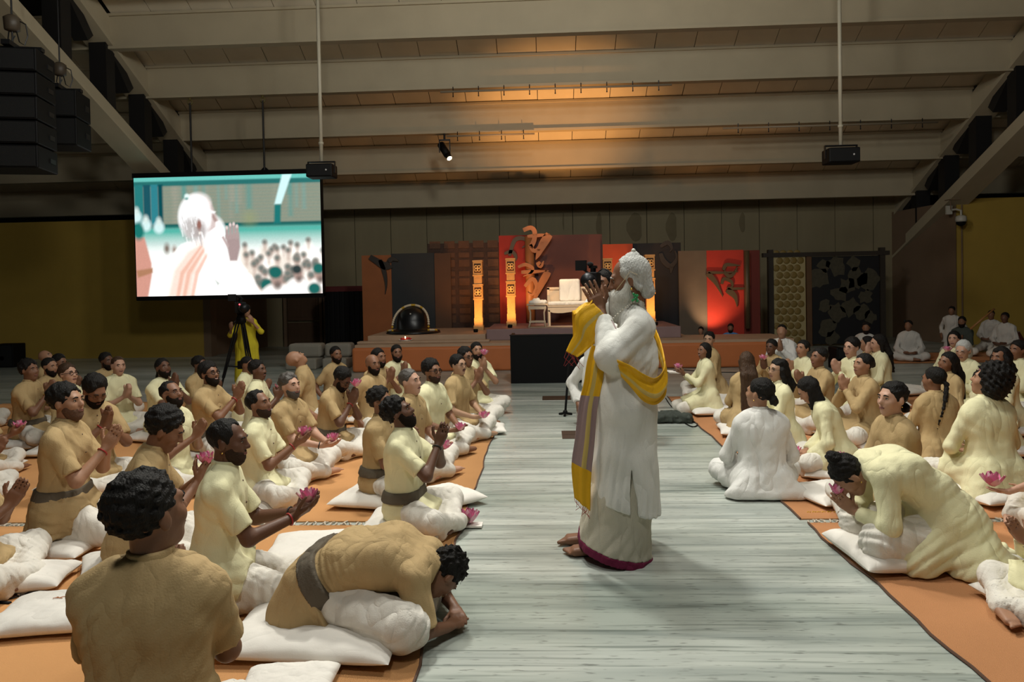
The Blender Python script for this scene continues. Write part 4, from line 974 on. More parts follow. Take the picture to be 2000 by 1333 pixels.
p = onz(1560, 712); rug('far right orange rug under the musicians', [(onz(1745, 711).x, onz(1745, 711).y), (onz(1735, 690).x, 15.6), (13, 15.6), (13, onz(1745, 711).y)], M_RUG2)
rug('small far orange rug near the stage right end', [(onz(1610, 712).x, 13.0), (onz(1612, 690).x, 14.6), (onz(1640, 690).x, 14.6), (onz(1640, 712).x, 13.0)], M_RUG2)

# ------------------------------------------------------------------ LED screen with its live picture
def screen():
    Y = 15.1; tl, br = at(264, 349, Y), at(632, 573, Y); w_, h_ = br.x - tl.x, tl.z - br.z
    r = empty('led_screen', ((tl.x + br.x) / 2, Y, br.z)); tag(r, 'large hanging video screen showing a white haired man from behind', 'screen')
    nx, nz = 250, 153; U, V_ = np.meshgrid(np.linspace(0, 1, nx + 1), np.linspace(0, 1, nz + 1), indexing='ij')   # V_ = 0 at the bottom
    vt = np.stack([(U - .5) * w_, np.full_like(U, -.062), V_ * h_], -1).reshape(-1, 3)
    i, j = np.meshgrid(np.arange(nx), np.arange(nz), indexing='ij'); a = (i * (nz + 1) + j).ravel(); F = np.stack([a, a + nz + 1, a + nz + 2, a + 1], 1)
    x = U.ravel(); y = 1 - V_.ravel(); C = np.zeros((len(x), 3)); rs = np.random.RandomState(2)
    def put(mask, col, al=1.): C[:] = C * (1 - (mask * al)[:, None]) + np.array(col) * (mask * al)[:, None]
    def soft(d, e=.008): return np.clip(.5 - d / (2 * e), 0, 1)
    def ell(cx, cy, rx, ry, e=.010): d = (np.sqrt(((x - cx) / rx) ** 2 + ((y - cy) / ry) ** 2) - 1) * min(rx, ry); return soft(d, e)
    def poly(pts, e=.006):
        ins = np.zeros(len(x), bool); dm = np.full(len(x), 9.)
        for k in range(len(pts)):
            (x0, y0), (x1, y1) = pts[k], pts[(k + 1) % len(pts)]
            cr = ((y0 > y) != (y1 > y)) & (x < (x1 - x0) * (y - y0) / (y1 - y0 + 1e-12) + x0); ins ^= cr
            t = np.clip(((x - x0) * (x1 - x0) + (y - y0) * (y1 - y0)) / ((x1 - x0) ** 2 + (y1 - y0) ** 2 + 1e-12), 0, 1); dm = np.minimum(dm, np.hypot(x - x0 - t * (x1 - x0), (y - y0 - t * (y1 - y0)) * .62))
        return soft(np.where(ins, -dm, dm), e)
    bx = lambda x0, x1, y0, y1, e=.006: soft(np.maximum(np.maximum(x0 - x, x - x1), np.maximum(y0 - y, y - y1)), e)
    put(np.ones(len(x)), (.10, .40, .36)); put(bx(-1, 2, .06, .43), (.30, .33, .25))
    for k in range(26): c0 = rs.uniform(.15, 1.); put(bx(c0, c0 + rs.uniform(.005, .03), .07, .07 + rs.uniform(.05, .35), .012), [(.08, .35, .32), (.34, .36, .28), (.18, .45, .42), (.40, .38, .30)][k % 4], .6)
    for k in range(12): put(bx(.15, 1, .08 + k * .028, .088 + k * .028, .006), (.16, .30, .26), .35)
    put(bx(-1, 2, .0, .035), (.16, .62, .55)); put(bx(-1, 2, .035, .075), (.02, .18, .17))
    for c0, c1, col in ((.0, .05, (.02, .22, .22)), (.05, .09, (.01, .10, .13)), (.09, .13, (.03, .25, .30)), (.13, .155, (.0, .08, .10))): put(bx(c0, c1, .06, .42), col)
    put(bx(-1, 2, .395, .43), (.01, .13, .12)); put(bx(-1, 2, .43, .55, .02), (.10, .52, .43)); put(bx(-1, 2, .52, 1.2, .06), (.80, .95, .90)); put(bx(-1, 2, .62, 1.2, .05), (1.3, 1.3, 1.25))
    put(poly([(.80, 0), (.85, 0), (.79, .25), (.755, .25)]), (.75, 1.1, 1.1)); put(poly([(.755, .25), (.79, .25), (.785, .41), (.75, .41)]), (.01, .20, .19)); put(ell(.62, .36, .03, .05, .03), (.36, .40, .16), .5)
    for cx, cy in ((.06, .40), (.13, .42), (.01, .33)): put(ell(cx, cy, .028, .05), (.75, 1.0, 1.0)); put(ell(cx, cy - .05, .013, .03), (.8, .95, .9))
    # crowd on the right and at the far left
    for k in range(46):
        cy = .56 + .36 * (k / 45.) ** .9; cx = rs.uniform(.58, 1.02); s_ = .45 + (cy - .5) * 1.25
        put(ell(cx, cy + .14 * s_, .050 * s_, .12 * s_, .012), (.98, .86, .74) if k % 2 else (1.3, 1.25, 1.15), .85); put(ell(cx, cy, .019 * s_, .043 * s_), (.52, .36, .30)); put(ell(cx - .002, cy - .02 * s_, .021 * s_, .030 * s_), (.16, .20, .18), .9); put(ell(cx, cy + .09 * s_, .010 * s_, .03 * s_), (.62, .44, .36), .8)
    for cx, cy, s_ in ((.71, .96, 1.6), (.755, .85, 1.5), (.87, .82, 1.1), (.985, .82, 1.3), (.96, .99, 1.4)):
        put(ell(cx, cy + .16 * s_, .07 * s_, .12 * s_), (1.25, 1.2, 1.15)); put(ell(cx + .004, cy + .02, .022 * s_, .055 * s_), (.50, .34, .29)); put(ell(cx - .004, cy - .022 * s_, .024 * s_, .034 * s_), (.01, .15, .13) if s_ > 1.2 else (.03, .05, .05)); put(ell(cx + .006, cy + .05 * s_, .012 * s_, .022 * s_), (.10, .09, .08), .7)
    put(ell(.17, .60, .015, .04), (.25, .2, .16)); put(ell(.21, .61, .012, .03), (.4, .3, .25))
    put(poly([(-.02, .50), (.05, .50), (.085, .72), (.085, .82), (.06, 1.02), (-.02, 1.02)]), (.75, .36, .28)); put(ell(.02, .45, .028, .07), (.01, .20, .17)); put(poly([(.0, .78), (.09, .76), (.09, .80), (.01, .84)]), (.5, .24, .13))
    # the man in white seen from behind
    put(poly([(.10, 1.02), (.17, .70), (.25, .57), (.36, .50), (.45, .57), (.50, .66), (.54, .74), (.62, .84), (.68, 1.02)], .01), (1.5, 1.46, 1.42))
    put(poly([(.16, 1.02), (.20, .78), (.28, .62), (.37, .54), (.42, .58), (.37, .68), (.32, .84), (.30, 1.02)], .02), (1.05, .74, .60), .8)
    for k, (x0, x1) in enumerate(((.21, .35), (.245, .375), (.29, .405))): put(poly([(x0, 1.02), (x0 + .03, .80), (x1, .585), (x1 + .012, .59), (x0 + .05, .82), (x0 + .02, 1.02)], .006), (.95, .50, .36), .75)
    put(poly([(.42, .86), (.45, .90), (.44, .92)], .006), (.3, .4, .35), .8)
    put(ell(.43, .52, .062, .17, .012), (1.5, 1.5, 1.5))
    put(poly([(.38, .18), (.415, .22), (.432, .30), (.452, .372), (.440, .39), (.438, .43), (.40, .48), (.36, .42)], .008), (.80, .66, .63)); put(poly([(.425, .31), (.447, .372), (.432, .385), (.415, .34)], .006), (.48, .33, .30)); put(poly([(.41, .285), (.438, .30), (.43, .315), (.41, .305)], .005), (1.2, 1.2, 1.2))
    put(ell(.325, .34, .088, .185, .010), (1.35, 1.36, 1.36)); put(ell(.345, .22, .060, .075, .02), (1.3, 1.2, 1.18)); put(ell(.312, .44, .055, .10, .02), (.52, .47, .45), .85); put(ell(.36, .46, .03, .08, .02), (.36, .26, .24), .7)
    for k in range(46):
        cx, cy = rs.uniform(.25, .37), rs.uniform(.30, .54); put(poly([(cx, cy), (cx + .004, cy), (cx + .010, cy + .05), (cx + .006, cy + .05)], .003), (1.3, 1.3, 1.3) if k % 2 else (.60, .57, .55), .8)
    put(ell(.348, .405, .012, .040, .005), (.34, .15, .12)); put(ell(.350, .475, .005, .010, .004), (1.2, 1.1, 1.)); put(ell(.286, .165, .013, .021, .006), (.95, 1.15, 1.1)); put(ell(.284, .185, .010, .012, .006), (.05, .3, .28), .8)
    put(poly([(.40, .47), (.44, .44), (.50, .56), (.50, .66), (.46, .68), (.41, .60)], .012), (1.45, 1.45, 1.45))
    put(poly([(.488, .50), (.562, .48), (.566, .60), (.548, .72), (.508, .72), (.498, .62)], .006), (.46, .34, .33)); put(poly([(.466, .515), (.478, .50), (.505, .585), (.498, .61)], .005), (.60, .46, .44))
    for cx, y0 in ((.4965, .42), (.515, .395), (.5335, .39), (.551, .41)): put(poly([(cx - .008, y0 + .02), (cx, y0), (cx + .008, y0 + .02), (cx + .009, .53), (cx - .009, .53)], .004), (.50, .38, .365)); put(ell(cx, y0 + .015, .006, .013, .004), (.95, .78, .74))
    put(poly([(.498, .72), (.56, .72), (.60, .80), (.56, .84), (.50, .80)], .01), (1.4, 1.36, 1.3))
    C = np.clip(C, 0, 1.6) * (.93 + .07 * rs.rand(len(x), 1))
    me = np_mesh('display', vt, F, False); ca = me.color_attributes.new('picture', 'FLOAT_COLOR', 'POINT'); ca.data.foreach_set('color', np.concatenate([C, np.ones((len(C), 1))], 1).astype(np.float32).ravel())
    m, nt, b = _nt('screen_picture'); at_ = nt.nodes.new('ShaderNodeAttribute'); at_.attribute_name = 'picture'; nt.links.new(at_.outputs['Color'], b.inputs['Emission Color']); b.inputs['Emission Strength'].default_value = 1.0; b.inputs['Base Color'].default_value = (.01, .01, .01, 1); b.inputs['Roughness'].default_value = .5
    link('display', me, m, r)
    q = MB(); q.box(-w_ / 2 - .02, w_ / 2 + .02, -.06, .08, -.06, h_ + .02); q.build('cabinet', M_BLACK, r)
    q = MB(); q.box(-w_ / 2 - .03, w_ / 2 + .04, -.07, .09, h_ + .0, h_ + .10); q.build('top_bar', M_BLACK, r); q = MB(); q.box(-w_ / 2 - .01, w_ / 2 + .02, -.07, .09, -.09, -.0); q.build('bottom_bar', M_BLACK, r)
    for px, pyt, pyb in ((371, 200, 335), (513, 196, 338)):
        a = at(px, pyt, Y); c_ = at(px + 4, pyb, Y); q = MB(); cx = a.x - r.location.x; q.bar((cx, 0, h_ + .1), (cx, 0, PUR[4][1] - r.location.z - .12), .022); q.build('hanger_rod', M_BLKSTEEL, r)
        q = MB(); zz = PUR[4][1] - r.location.z; q.tube([(cx + .05 * math.cos(t), 0, zz - .10 + .05 * math.sin(t)) for t in np.linspace(0, 6.28, 12)[:-1]], .014, 5, True); q.bar((cx, 0, zz - .05), (cx, 0, zz), .02); q.build('hanger_hook', mat('hook_brass', (.14, .11, .03), .5, .2), r, True)
        q = MB(); q.prism([(cx - .09, h_ + .1), (cx + .09, h_ + .1), (cx + .02, h_ + .17), (cx - .02, h_ + .17)], .05); q.build('hanger_bracket', M_BLACK, r)
screen()
# ------------------------------------------------------------------ hung loudspeakers
M_GRILL = mat('speaker_grille', (.004, .0045, .005), .9, .3, 80, .5, 200); M_POLE = mat('white_pole', (.48, .44, .34), .5, .1); M_HOIST = mat('hoist_bronze', (.06, .045, .03), .5, .3)
def line_array(lab, px, pyt, pyb, wpx, Y, n, hoist):
    a = at(px, pyt, Y); c_ = at(px, pyb, Y); w_ = wpx / FPX * Y; H_ = a.z - c_.z; r = empty('line_array_speaker', (a.x, Y, c_.z)); tag(r, lab, 'loudspeaker', 'hung loudspeakers')
    r.rotation_euler = (0, 0, math.radians(14))
    for k in range(n):
        h_ = H_ / n; q = MB(); q.box(-w_ / 2, w_ / 2, -.25 + .01 * k, .35, k * h_ + .008, (k + 1) * h_ - .008); sb = bevel(q.build('speaker_box', M_BLACK, r), .015)
        q = MB(); q.box(-w_ / 2 + .03, w_ / 2 - .03, -.262 + .01 * k, -.25 + .01 * k, k * h_ + .03, (k + 1) * h_ - .03); q.build('grille', M_GRILL, sb)
        for x in (-1, 1): q = MB(); q.box(x * w_ / 2 - .012, x * w_ / 2 + .012, .1, .25, (k + .4) * h_, (k + .6) * h_); q.build('handle', M_METAL, sb)
    q = MB(); q.box(-w_ / 2, w_ / 2, -.05, .05, H_, H_ + .05); q.box(-.05, .05, -.2, .3, H_ + .03, H_ + .09); q.build('fly_bar', M_METAL, r)
    zt = 4.23 + .447 * (16.1 - Y) + .9 - c_.z
    q = MB(); q.lathe([(.04, H_ + .25), (.09, H_ + .27), (.10, H_ + .42), (.05, H_ + .46)], n=10); q.build('chain_hoist', M_HOIST, r, True)
    q = MB(); q.bar((0, 0, H_ + .05), (0, 0, zt), .012); q.tube([(.04, 0, H_ + .3), (.08, 0, H_ + .12), (.14, 0, H_ + .08), (.18, 0, H_ + .2), (.16, 0, H_ + .35), (.03, 0, H_ + .42)], .008, 5); q.tube([(-.03, 0, H_ + .3), (-.05, 0, H_ + .16), (-.02, 0, H_ + .1), (.03, 0, H_ + .2)], .008, 5); q.build('chain', M_METAL, r)
line_array('big black line array loudspeaker cut off by the left edge', 25, 100, 335, 110, 9.0, 5, 1)
line_array('smaller black loudspeaker hung beside the big line array', 118, 180, 290, 78, 11.0, 2, 1)
q = MB(); p = at(93, 296, 11.0); q.bar((p.x, 11, p.z + .1), (p.x, 11, p.z), .03); q.ball((p.x, 11, p.z - .04), .07); q.bar((p.x, 11, p.z - .05), (p.x - .05, 10.8, p.z - .15), .05, 10, .06); tag(q.build('hung_lamp', M_BLACK, smooth=True), 'small black lamp head under the smaller hung loudspeaker', 'lamp')
def pole_speaker(lab, px, pyt, pyb, wpx, Y):
    a = at(px, pyt, Y); c_ = at(px, pyb, Y); w_ = wpx / FPX * Y; H_ = a.z - c_.z; r = empty('pole_speaker', (a.x, Y, c_.z)); tag(r, lab, 'loudspeaker', 'loudspeakers on ceiling poles')
    q = MB(); n = 8; q.prism([(-w_ / 2, 0), (w_ / 2, 0), (w_ / 2, H_ * .85), (-w_ / 2, H_ * .85)], .34, Matrix.Translation((0, -.17, 0))); sb = bevel(q.build('speaker_box', M_BLACK, r), .02)
    q = MB(); q.box(-w_ / 2 + .02, w_ / 2 - .02, -.185, -.17, .02, H_ * .85 - .02); q.build('grille', M_GRILL, sb)
    q = MB(); q.ball((w_ * .28, -.187, H_ * .42), .016, 8, 5); q.build('badge', mat('badge_silver', (.6, .6, .6), .3, .05), sb, True)
    q = MB(); q.box(-w_ / 2 - .012, -w_ / 2, -.03, .03, H_ * .3, H_ + .02); q.box(w_ / 2, w_ / 2 + .012, -.03, .03, H_ * .3, H_ + .02); q.box(-w_ / 2, w_ / 2, -.03, .03, H_, H_ + .02); q.build('yoke', M_METAL, r)
    zt = PUR[2][1] - c_.z; q = MB(); q.bar((0, 0, H_ + .02), (0, 0, zt), .032, 10); q.bar((0, 0, H_ + .32), (0, 0, H_ + .36), .045, 10); q.build('pole', M_POLE, r, True)
pole_speaker('black loudspeaker on a white ceiling pole over the screen corner', 628, 318, 348, 52, 12.5)
pole_speaker('black loudspeaker on a white ceiling pole at the right', 1642, 286, 320, 58, 12.5)
# stage lantern and lighting pipes
p = at(868, 262, 16.4); r = empty('stage_lantern', (p.x, 16.4, PUR[5][1] - .02)); tag(r, 'black stage lantern with a lit lens hanging from the roof beam', 'lamp')
q = MB(); q.bar((0, 0, 0), (0, 0, -.12), .025); q.box(-.12, .12, -.02, .02, -.15, -.12); q.box(-.13, -.11, -.02, .02, -.42, -.12); q.box(.11, .13, -.02, .02, -.42, -.12); q.build('yoke', M_METAL, r)
d_ = Vector((.16, -.16, -.26)).normalized(); c0 = Vector((0, 0, -.38)); q = MB(); q.bar(c0 - d_ * .22, c0 + d_ * .14, .085, 12); q.bar(c0 + d_ * .14, c0 + d_ * .26, .07, 12); q.build('barrel', M_BLACK, r, True)
q = MB(); q.bar(c0 + d_ * .255, c0 + d_ * .265, .06, 12); q.build('lens', mat('lantern_lens', (1, .8, .5), .3, .05, emit=(1, .72, .4), estr=9), r)
M_PIPE = mat('grey_pipe', (.30, .25, .18), .5, .1)
def pipe(lab, x0, y0, x1, y1, k, drops):
    Y = PUR[k][0] - .14; a, c_ = at(x0, y0, Y), at(x1, y1, Y); z = PUR[k][1] - .09; r = empty('lighting_pipe', (a.x, Y, z)); tag(r, lab, 'pipe', 'lighting pipes'); L_ = c_.x - a.x
    q = MB(); q.bar((0, 0, 0), (L_, 0, 0), .022); q.build('tube', M_PIPE, r, True)
    for i in range(drops): x = L_ * (i + .5) / drops; q = MB(); q.bar((x, 0, .1), (x, 0, -.09), .01, 6); q.ball((x, 0, -.1), .016, 6, 5); q.build('clamp', M_METAL, r)
pipe('grey lighting pipe with clamps under the glowing upper beam', 860, 178, 1312, 163, 4, 9)
pipe('grey lighting pipe beside the stage lantern', 872, 258, 1044, 255, 5, 4)
pipe('long grey lighting pipe behind the right ceiling pole', 1412, 246, 1832, 238, 5, 7)
# CCTV dome
p = at(1877, 425, 17.1); r = empty('dome_camera', (p.x, 17.1, p.z)); tag(r, 'white dome security camera on the right yellow wall', 'camera')
q = MB(); q.lathe([(.06, .05), (.11, .02), (.12, -.06), (.11, -.10)], n=16); q.build('housing', mat('cctv_white', (.5, .48, .42), .4, .05), r, True); q = MB(); q.ball((0, 0, -.10), .105, 14, 8); q.build('dome', M_BLACK, r, True)
q = MB(); q.tube([(0, 0, .05), (0, 0, .16), (-.05, .1, .2), (-.12, .28, .2)], .022, 7); q.box(-.2, -.06, .24, .28, .1, .3); q.build('bracket', MATS['cctv_white'], r)
q = MB(); q.box(-.22, .02, .05, .28, .42, .44); q.bar((-.15, .15, .42), (-.15, .15, .2), .012); q.build('cable_cover', M_BWALL, r)
# floor loudspeakers, monitors
def box_speaker(lab, px, pyb, pyt, wpx, Y, d=.4):
    a = at(px, pyb, Y); w_ = wpx / FPX * Y; h_ = at(px, pyt, Y).z; r = empty('floor_speaker', (a.x, Y, 0)); tag(r, lab, 'loudspeaker'); q = MB(); q.box(-w_ / 2, w_ / 2, 0, d, 0, h_); bevel(q.build('speaker_box', M_BLACK, r), .02)
    q = MB(); q.box(-w_ / 2 + .03, w_ / 2 - .03, -.012, 0, .03, h_ - .03); q.build('grille', M_GRILL, r); q = MB(); q.lathe([(.05, 0), (.12, -.01)], n=14, M=Matrix.Rotation(math.radians(90), 3, 'X'), C=(0, -.012, h_ * .4)); q.build('cone', M_BLACK, r)
box_speaker('black floor loudspeaker at the far left edge of the hall', 5, 722, 673, 46, 15.3)
box_speaker('black stage monitor on the floor between women and musicians', 1643, 716, 680, 17, 12.9)
# camera tripod
def video_camera(name, lab, M, parentz=None):
    r = empty(name, M.translation); r.rotation_euler = M.to_euler(); tag(r, lab, 'camera')
    q = MB(); q.box(-.06, .06, -.13, .16, -.08, .08); bevel(q.build('body', M_BLACK, r), .01); q = MB(); q.bar((0, -.13, 0), (0, -.30, 0), .055, 12); q.bar((0, -.30, 0), (0, -.36, 0), .068, 12); q.build('lens', M_METAL, r, True)
    q = MB(); q.box(-.03, .03, -.06, .12, .12, .145); q.box(-.015, .015, -.06, -.03, .08, .12); q.box(-.015, .015, .09, .12, .08, .12); q.build('handle', M_BLACK, r)
    q = MB(); q.box(-.17, -.06, -.02, .02, .10, .20); q.bar((-.05, 0, .08), (-.11, 0, .12), .01); q.build('monitor', M_BLACK, r); q = MB(); q.bar((-.02, -.10, .16), (-.02, .04, .16), .022, 10); q.build('microphone', M_GRILL, r, True)
    q = MB(); q.ball((-.035, -.132, .05), .010, 8, 6); q.build('tally_light', mat('tally_red', (1, .05, .05), .4, .05, emit=(1, .04, .05), estr=9), r, True); return r
p = at(470, 600, 10.3); fx = 10.3
tr = empty('camera_tripod', (p.x, 10.3, 0)); tag(tr, 'black tripod in front of the woman in bright yellow', 'tripod'); zt = p.z - .22
for k, (fx_, fy_) in enumerate(((-.30, -.18), (.20, -.10), (.06, .36))):
    for o_ in (-.02, .02): q = MB(); q.bar((fx_ * .12 + o_, fy_ * .12, zt), (fx_ * .75 + o_ * .6, fy_ * .75, zt * .3), .013); q.build('leg_tube', M_BLACK, tr)
    q = MB(); q.bar((fx_ * .7, fy_ * .7, zt * .35), (fx_, fy_, .0), .016); q.build('leg', M_BLACK, tr); q = MB(); q.ball((fx_, fy_, .02), .025, 8, 5); q.build('foot', M_BLACK, tr)
q = MB(); 
for fx_, fy_ in ((-.30, -.18), (.20, -.10), (.06, .36)): q.bar((0, 0, zt * .42), (fx_ * .62, fy_ * .62, zt * .45), .012)
q.box(-.05, .05, -.05, .05, zt * .40, zt * .5); q.build('spreader', M_BLACK, tr); q = MB(); q.lathe([(.05, zt - .03), (.075, zt), (.07, zt + .05), (.05, zt + .10), (.06, zt + .13)], n=12); q.bar((.03, .03, zt + .08), (-.25, .35, zt - .02), .012); q.build('fluid_head', M_BLACK, tr, True)
video_camera('video_camera', 'black video camera on the tripod under the screen', Matrix.Translation((p.x, 10.3, zt + .21)) @ Matrix.Rotation(math.radians(32), 4, 'Z'))
# floor oddments
S = SDF()
for a_, b_, r1 in (((0, 0, .06), (.18, .03, .07), .07), ((.18, .03, .06), (.42, 0, .05), .075), ((.1, .1, .05), (.3, .12, .05), .08)): S.cap(a_, b_, r1, k=.05)
S.cut((0, 0, 0), (0, 0, -1)); S.folds = folds(8, .010, .07); p = onz(1283, 827); o = sdf_obj('black_cloth', S, .012, CL['dark']); o.location = p; o.scale = (.82, .9, .9); tag(o, 'crumpled black cloth heap on the marble behind the elder', 'cloth')
def cable(lab, pts, r=.007):
    P = [onz(*q_, .008) for q_ in pts]; q = MB(); P2 = []
    for i in range(len(P) - 1):
        for t in (0, .25, .5, .75):
            p0, p1, p2, p3 = P[max(i - 1, 0)], P[i], P[i + 1], P[min(i + 2, len(P) - 1)]; P2.append(.5 * ((2 * p1) + (p2 - p0) * t + (2 * p0 - 5 * p1 + 4 * p2 - p3) * t * t + (3 * p1 - p0 - 3 * p2 + p3) * t ** 3))
    P2.append(P[-1]); q.tube(P2, r, 5); return tag(q.build('cable', M_BLACK, smooth=True), lab, 'cable', 'floor cables')
cable('black cable running along the right rug edge', [(1300, 778), (1312, 795), (1330, 806), (1336, 818), (1362, 828), (1352, 834), (1330, 822), (1318, 812)])
cable('black cable along the foot of the stage', [(1300, 728), (1330, 723), (1360, 725), (1400, 727), (1450, 728)])
cable('thin black cable trailing from the tripod', [(455, 768), (470, 752), (483, 760), (500, 772)])
cable('black cable looping across the musicians rug', [(1790, 700), (1830, 706), (1880, 708), (1950, 704), (2010, 708)])
for lab, px, py, w_, d_ in (('dark floor socket plate in front of the black barrier', 1087, 778, .20, .18), ('small dark socket plate on the pale floor strip', 1114, 850, .09, .20)):
    p = onz(px, py); q = MB(); q.box(-w_, w_, -d_, d_, 0, .004); q.box(-w_ * .9, w_ * .9, -d_ * .05, d_ * .05, .004, .006); o = q.build('floor_plate', mat('plate_bronze', (.05, .03, .02), .5, .2)); o.location = p; tag(o, lab, 'plate')
# keys and strap by the left cushion
p = onz(38, 1168); r = empty('key_bunch', p); tag(r, 'bunch of keys with a black strap by the left cushion', 'keys')
q = MB(); q.tube([(.055 * math.cos(t) - .05, .05 * math.sin(t), .012) for t in np.linspace(0, 6.28, 16)[:-1]], .004, 5, True); q.build('key_ring', M_METAL, r, True)
for k in range(4): q = MB(); a = -.6 + k * .35; Mx = Matrix.Rotation(a, 4, 'Z'); q.box(.0, .06, -.006, .006, .008 + .004 * k, .011 + .004 * k, Mx); q.lathe([(.012, 0), (.012, .004)], C=(0, 0, .008 + .004 * k), n=8); q.build('key', mat('key_steel', (.35, .35, .36), .3, .1, metal=.8), r)
q = MB(); q.box(.04, .12, -.02, .03, .002, .03); bevel(q.build('key_fob', M_BLACK, r), .008); q = MB(); q.tube([(-.10, .0, .01), (-.10, -.05, .012), (-.05, -.085, .01), (.02, -.09, .01)], .011, 5); q.build('strap', M_BLACK, r, True)
q = MB(); rc = random.Random(2); p = onz(640, 926)
for k in range(26): a = k * .5; q.ball((.06 * math.cos(a) + rc.uniform(-.02, .02), .035 * math.sin(a) + rc.uniform(-.02, .02), .012), .012, 6, 4)
o = q.build('prayer_beads', M_BLACK, smooth=True); o.location = p; tag(o, 'little heap of black prayer beads on the left rug', 'beads')
p = onz(916, 1030); o = MB(); o.box(-.06, .09, -.045, .045, .001, .012); o = o.build('white_booklet', CL['cushion']); o.location = p + Vector((0, 0, RUGZ)); tag(o, 'small white booklet under the lotus at the rug edge', 'booklet')
lotus('pink lotus lying on the booklet at the rug edge', p + Vector((0, .01, RUGZ + .016)), 4, 1.3)
# yellow woven script on the right rug and embroidered marks on loose cushions
def squiggle(name, parent, p, L_, m, seed, z):
    rs = random.Random(seed); q = MB(); x = 0
    while x < L_:
        h_ = rs.uniform(.012, .03); q.tube([(x, 0, z), (x + .008, h_, z), (x + .018, rs.uniform(-.008, .01), z), (x + .026, h_ * .6, z)], .0035, 4); x += rs.uniform(.028, .05)
    o = q.build(name, m); o.location = p; return o
p = onz(1577, 1004); o = squiggle('woven_script', None, p, .30, mat('script_yellow', (.6, .36, .02), .8, .1), 3, RUGZ + .001); tag(o, 'line of yellow woven script on the right rug', 'lettering')

# ------------------------------------------------------------------ the men on the left
P = person
P('L1', 'man in tan shirt seen from behind, large at the lower left', 'man in tan seen from behind', 268, 938, 162, hf=124, hp=10, top='tan', skin=2, hair='full', hairt=-.004, arms='pray', c=.05, lean=2, build=1.05, pose='kneel', Y=2.05, side=1, hs=1.1)
P('L2', 'kneeling man in pale yellow shirt offering a lotus in cupped hands', 'the kneeling man offering a lotus', 441, 824, 82, hf=72, hp=-2, pose='kneel', cushion=False, top='yellow', skin=3, hair='thin', beard=1, arms='hold', adj=(0, .06, -.02), flower=1, lean=6, earring=1, bandr='red', bandl='black', bottom='dhoti', Y=3.5)
P('L4', 'smiling man in pale yellow looking up with raised joined hands', 'the smiling man with raised hands', 764, 783, 72, hf=72, hp=24, top='yellow', skin=3, hair='curly', beard=2, arms='pray_chin', adj=(0, .04, .03), sash=1, smile=1, bandr='black', lean=0, Y=4.65)
P('L5', 'curly haired man in tan behind the smiling man', 'the curly man behind the smiling man', 738, 762, 75, hf=70, hp=8, top='tan', skin=2, hair='curly', glasses=1, arms='pray', sash=1, Y=5.3)
P('L6', 'grey haired fair man in tan with a white forehead mark', 'the grey haired fair man', 796, 724, 68, hf=66, hp=8, top='tan', skin=0, hair='short', hairt=-.006, hairc='grey', arms='lap', mark=1, flower=1, floff=(.05, .05, .01), beard=0, Y=6.0)
P('L7', 'young man with dark glasses in pale yellow holding a low lotus', 'the young man with dark glasses', 841, 706, 62, hf=52, hp=4, top='yellow', skin=2, hair='full', hairt=.006, glasses=2, beard=1, arms='lap', flower=1, floff=(.06, .06, .01), Y=6.8)
P('L8', 'slim man with side parted hair and glasses in tan', 'the slim man with side parted hair', 893, 696, 64, hf=55, hp=2, top='tan', skin=4, hair='short', hairt=.004, glasses=1, mous=1, arms='lap', flower=1, floff=(.08, .08, 0), Y=7.5)
P('L9', 'bearded man in pale yellow at the rug end with lotus at lips', 'the bearded man at the rug end', 930, 671, 30, hf=18, hp=6, top='yellow', skin=1, hair='short', beard=2, arms='pray_mouth', flower=1, bandr='black', Y=9.0)
P('L10', 'man with blue glasses in tan half hidden behind the slim man', 'the half hidden man with blue glasses', 908, 682, 48, hf=48, hp=4, top='tan', skin=2, hair='curly', glasses=2, arms='pray_chin', Y=8.2)
P('L11', 'full bearded man in pale yellow praying before the orange stage', 'the full bearded man before the stage', 774, 676, 30, hf=16, hp=3, top='yellow', skin=2, hair='short', beard=3, arms='pray_chin', Y=9.2)
P('L12', 'man in tan hidden behind the bald man', 'the man behind the bald man', 738, 683, 45, hf=50, hp=2, top='tan', skin=2, hair='short', beard=2, arms='pray_chin', Y=8.4)
P('L13', 'bald bearded man in tan looking to the right', 'the bald bearded man', 726, 694, 55, hf=40, hp=2, top='tan', skin=2, hair='bald', beard=2, arms='side', Y=7.6)
P('L14', 'man in tan with glasses bowing over a lotus in his palms', 'the man with glasses bowing over his palms', 676, 724, 66, hf=66, hp=-34, top='tan', skin=3, hair='full', hairt=-.004, glasses=1, beard=2, arms='pray_mouth', adj=(0, .02, -.03), flower=1, bandr='red', sash=1, lean=12, Y=6.7)
P('L15', 'man in tan with long tied hair and pointed beard', 'the man with long tied hair', 655, 679, 50, hf=34, hp=0, top='tan', skin=2, hair='bun', bun=(0, -.10, -.04), bunr=.03, beard=2, arms='side', sash=1, Y=9.1)
P('L16', 'bald man in tan tilting his head far back', 'the bald man tilting his head back', 561, 694, 92, hf=92, hp=50, top='tan', skin=1, hair='bald', arms='side', lean=-6, Y=8.0, twist=-8)
P('L17', 'man with greying hair and beard in tan holding a lotus in his lap', 'the man with greying hair and beard', 562, 733, 58, hf=50, hp=8, top='tan', skin=0, hair='full', hairt=-.003, hairc='grey', beard=1, beardc='grey', arms='hold_low', adj=(0, .08, -.02), flower=1, bandr='black', Y=6.0)
P('L18', 'man in pale yellow with slicked hair gazing up over a lotus', 'the man with slicked hair', 498, 767, 76, hf=66, hp=12, top='yellow', skin=2, hair='thin', hairt=.006, beard=1, arms='hold', adj=(0, .0, .05), flower=1, bandr='red', Y=5.2)
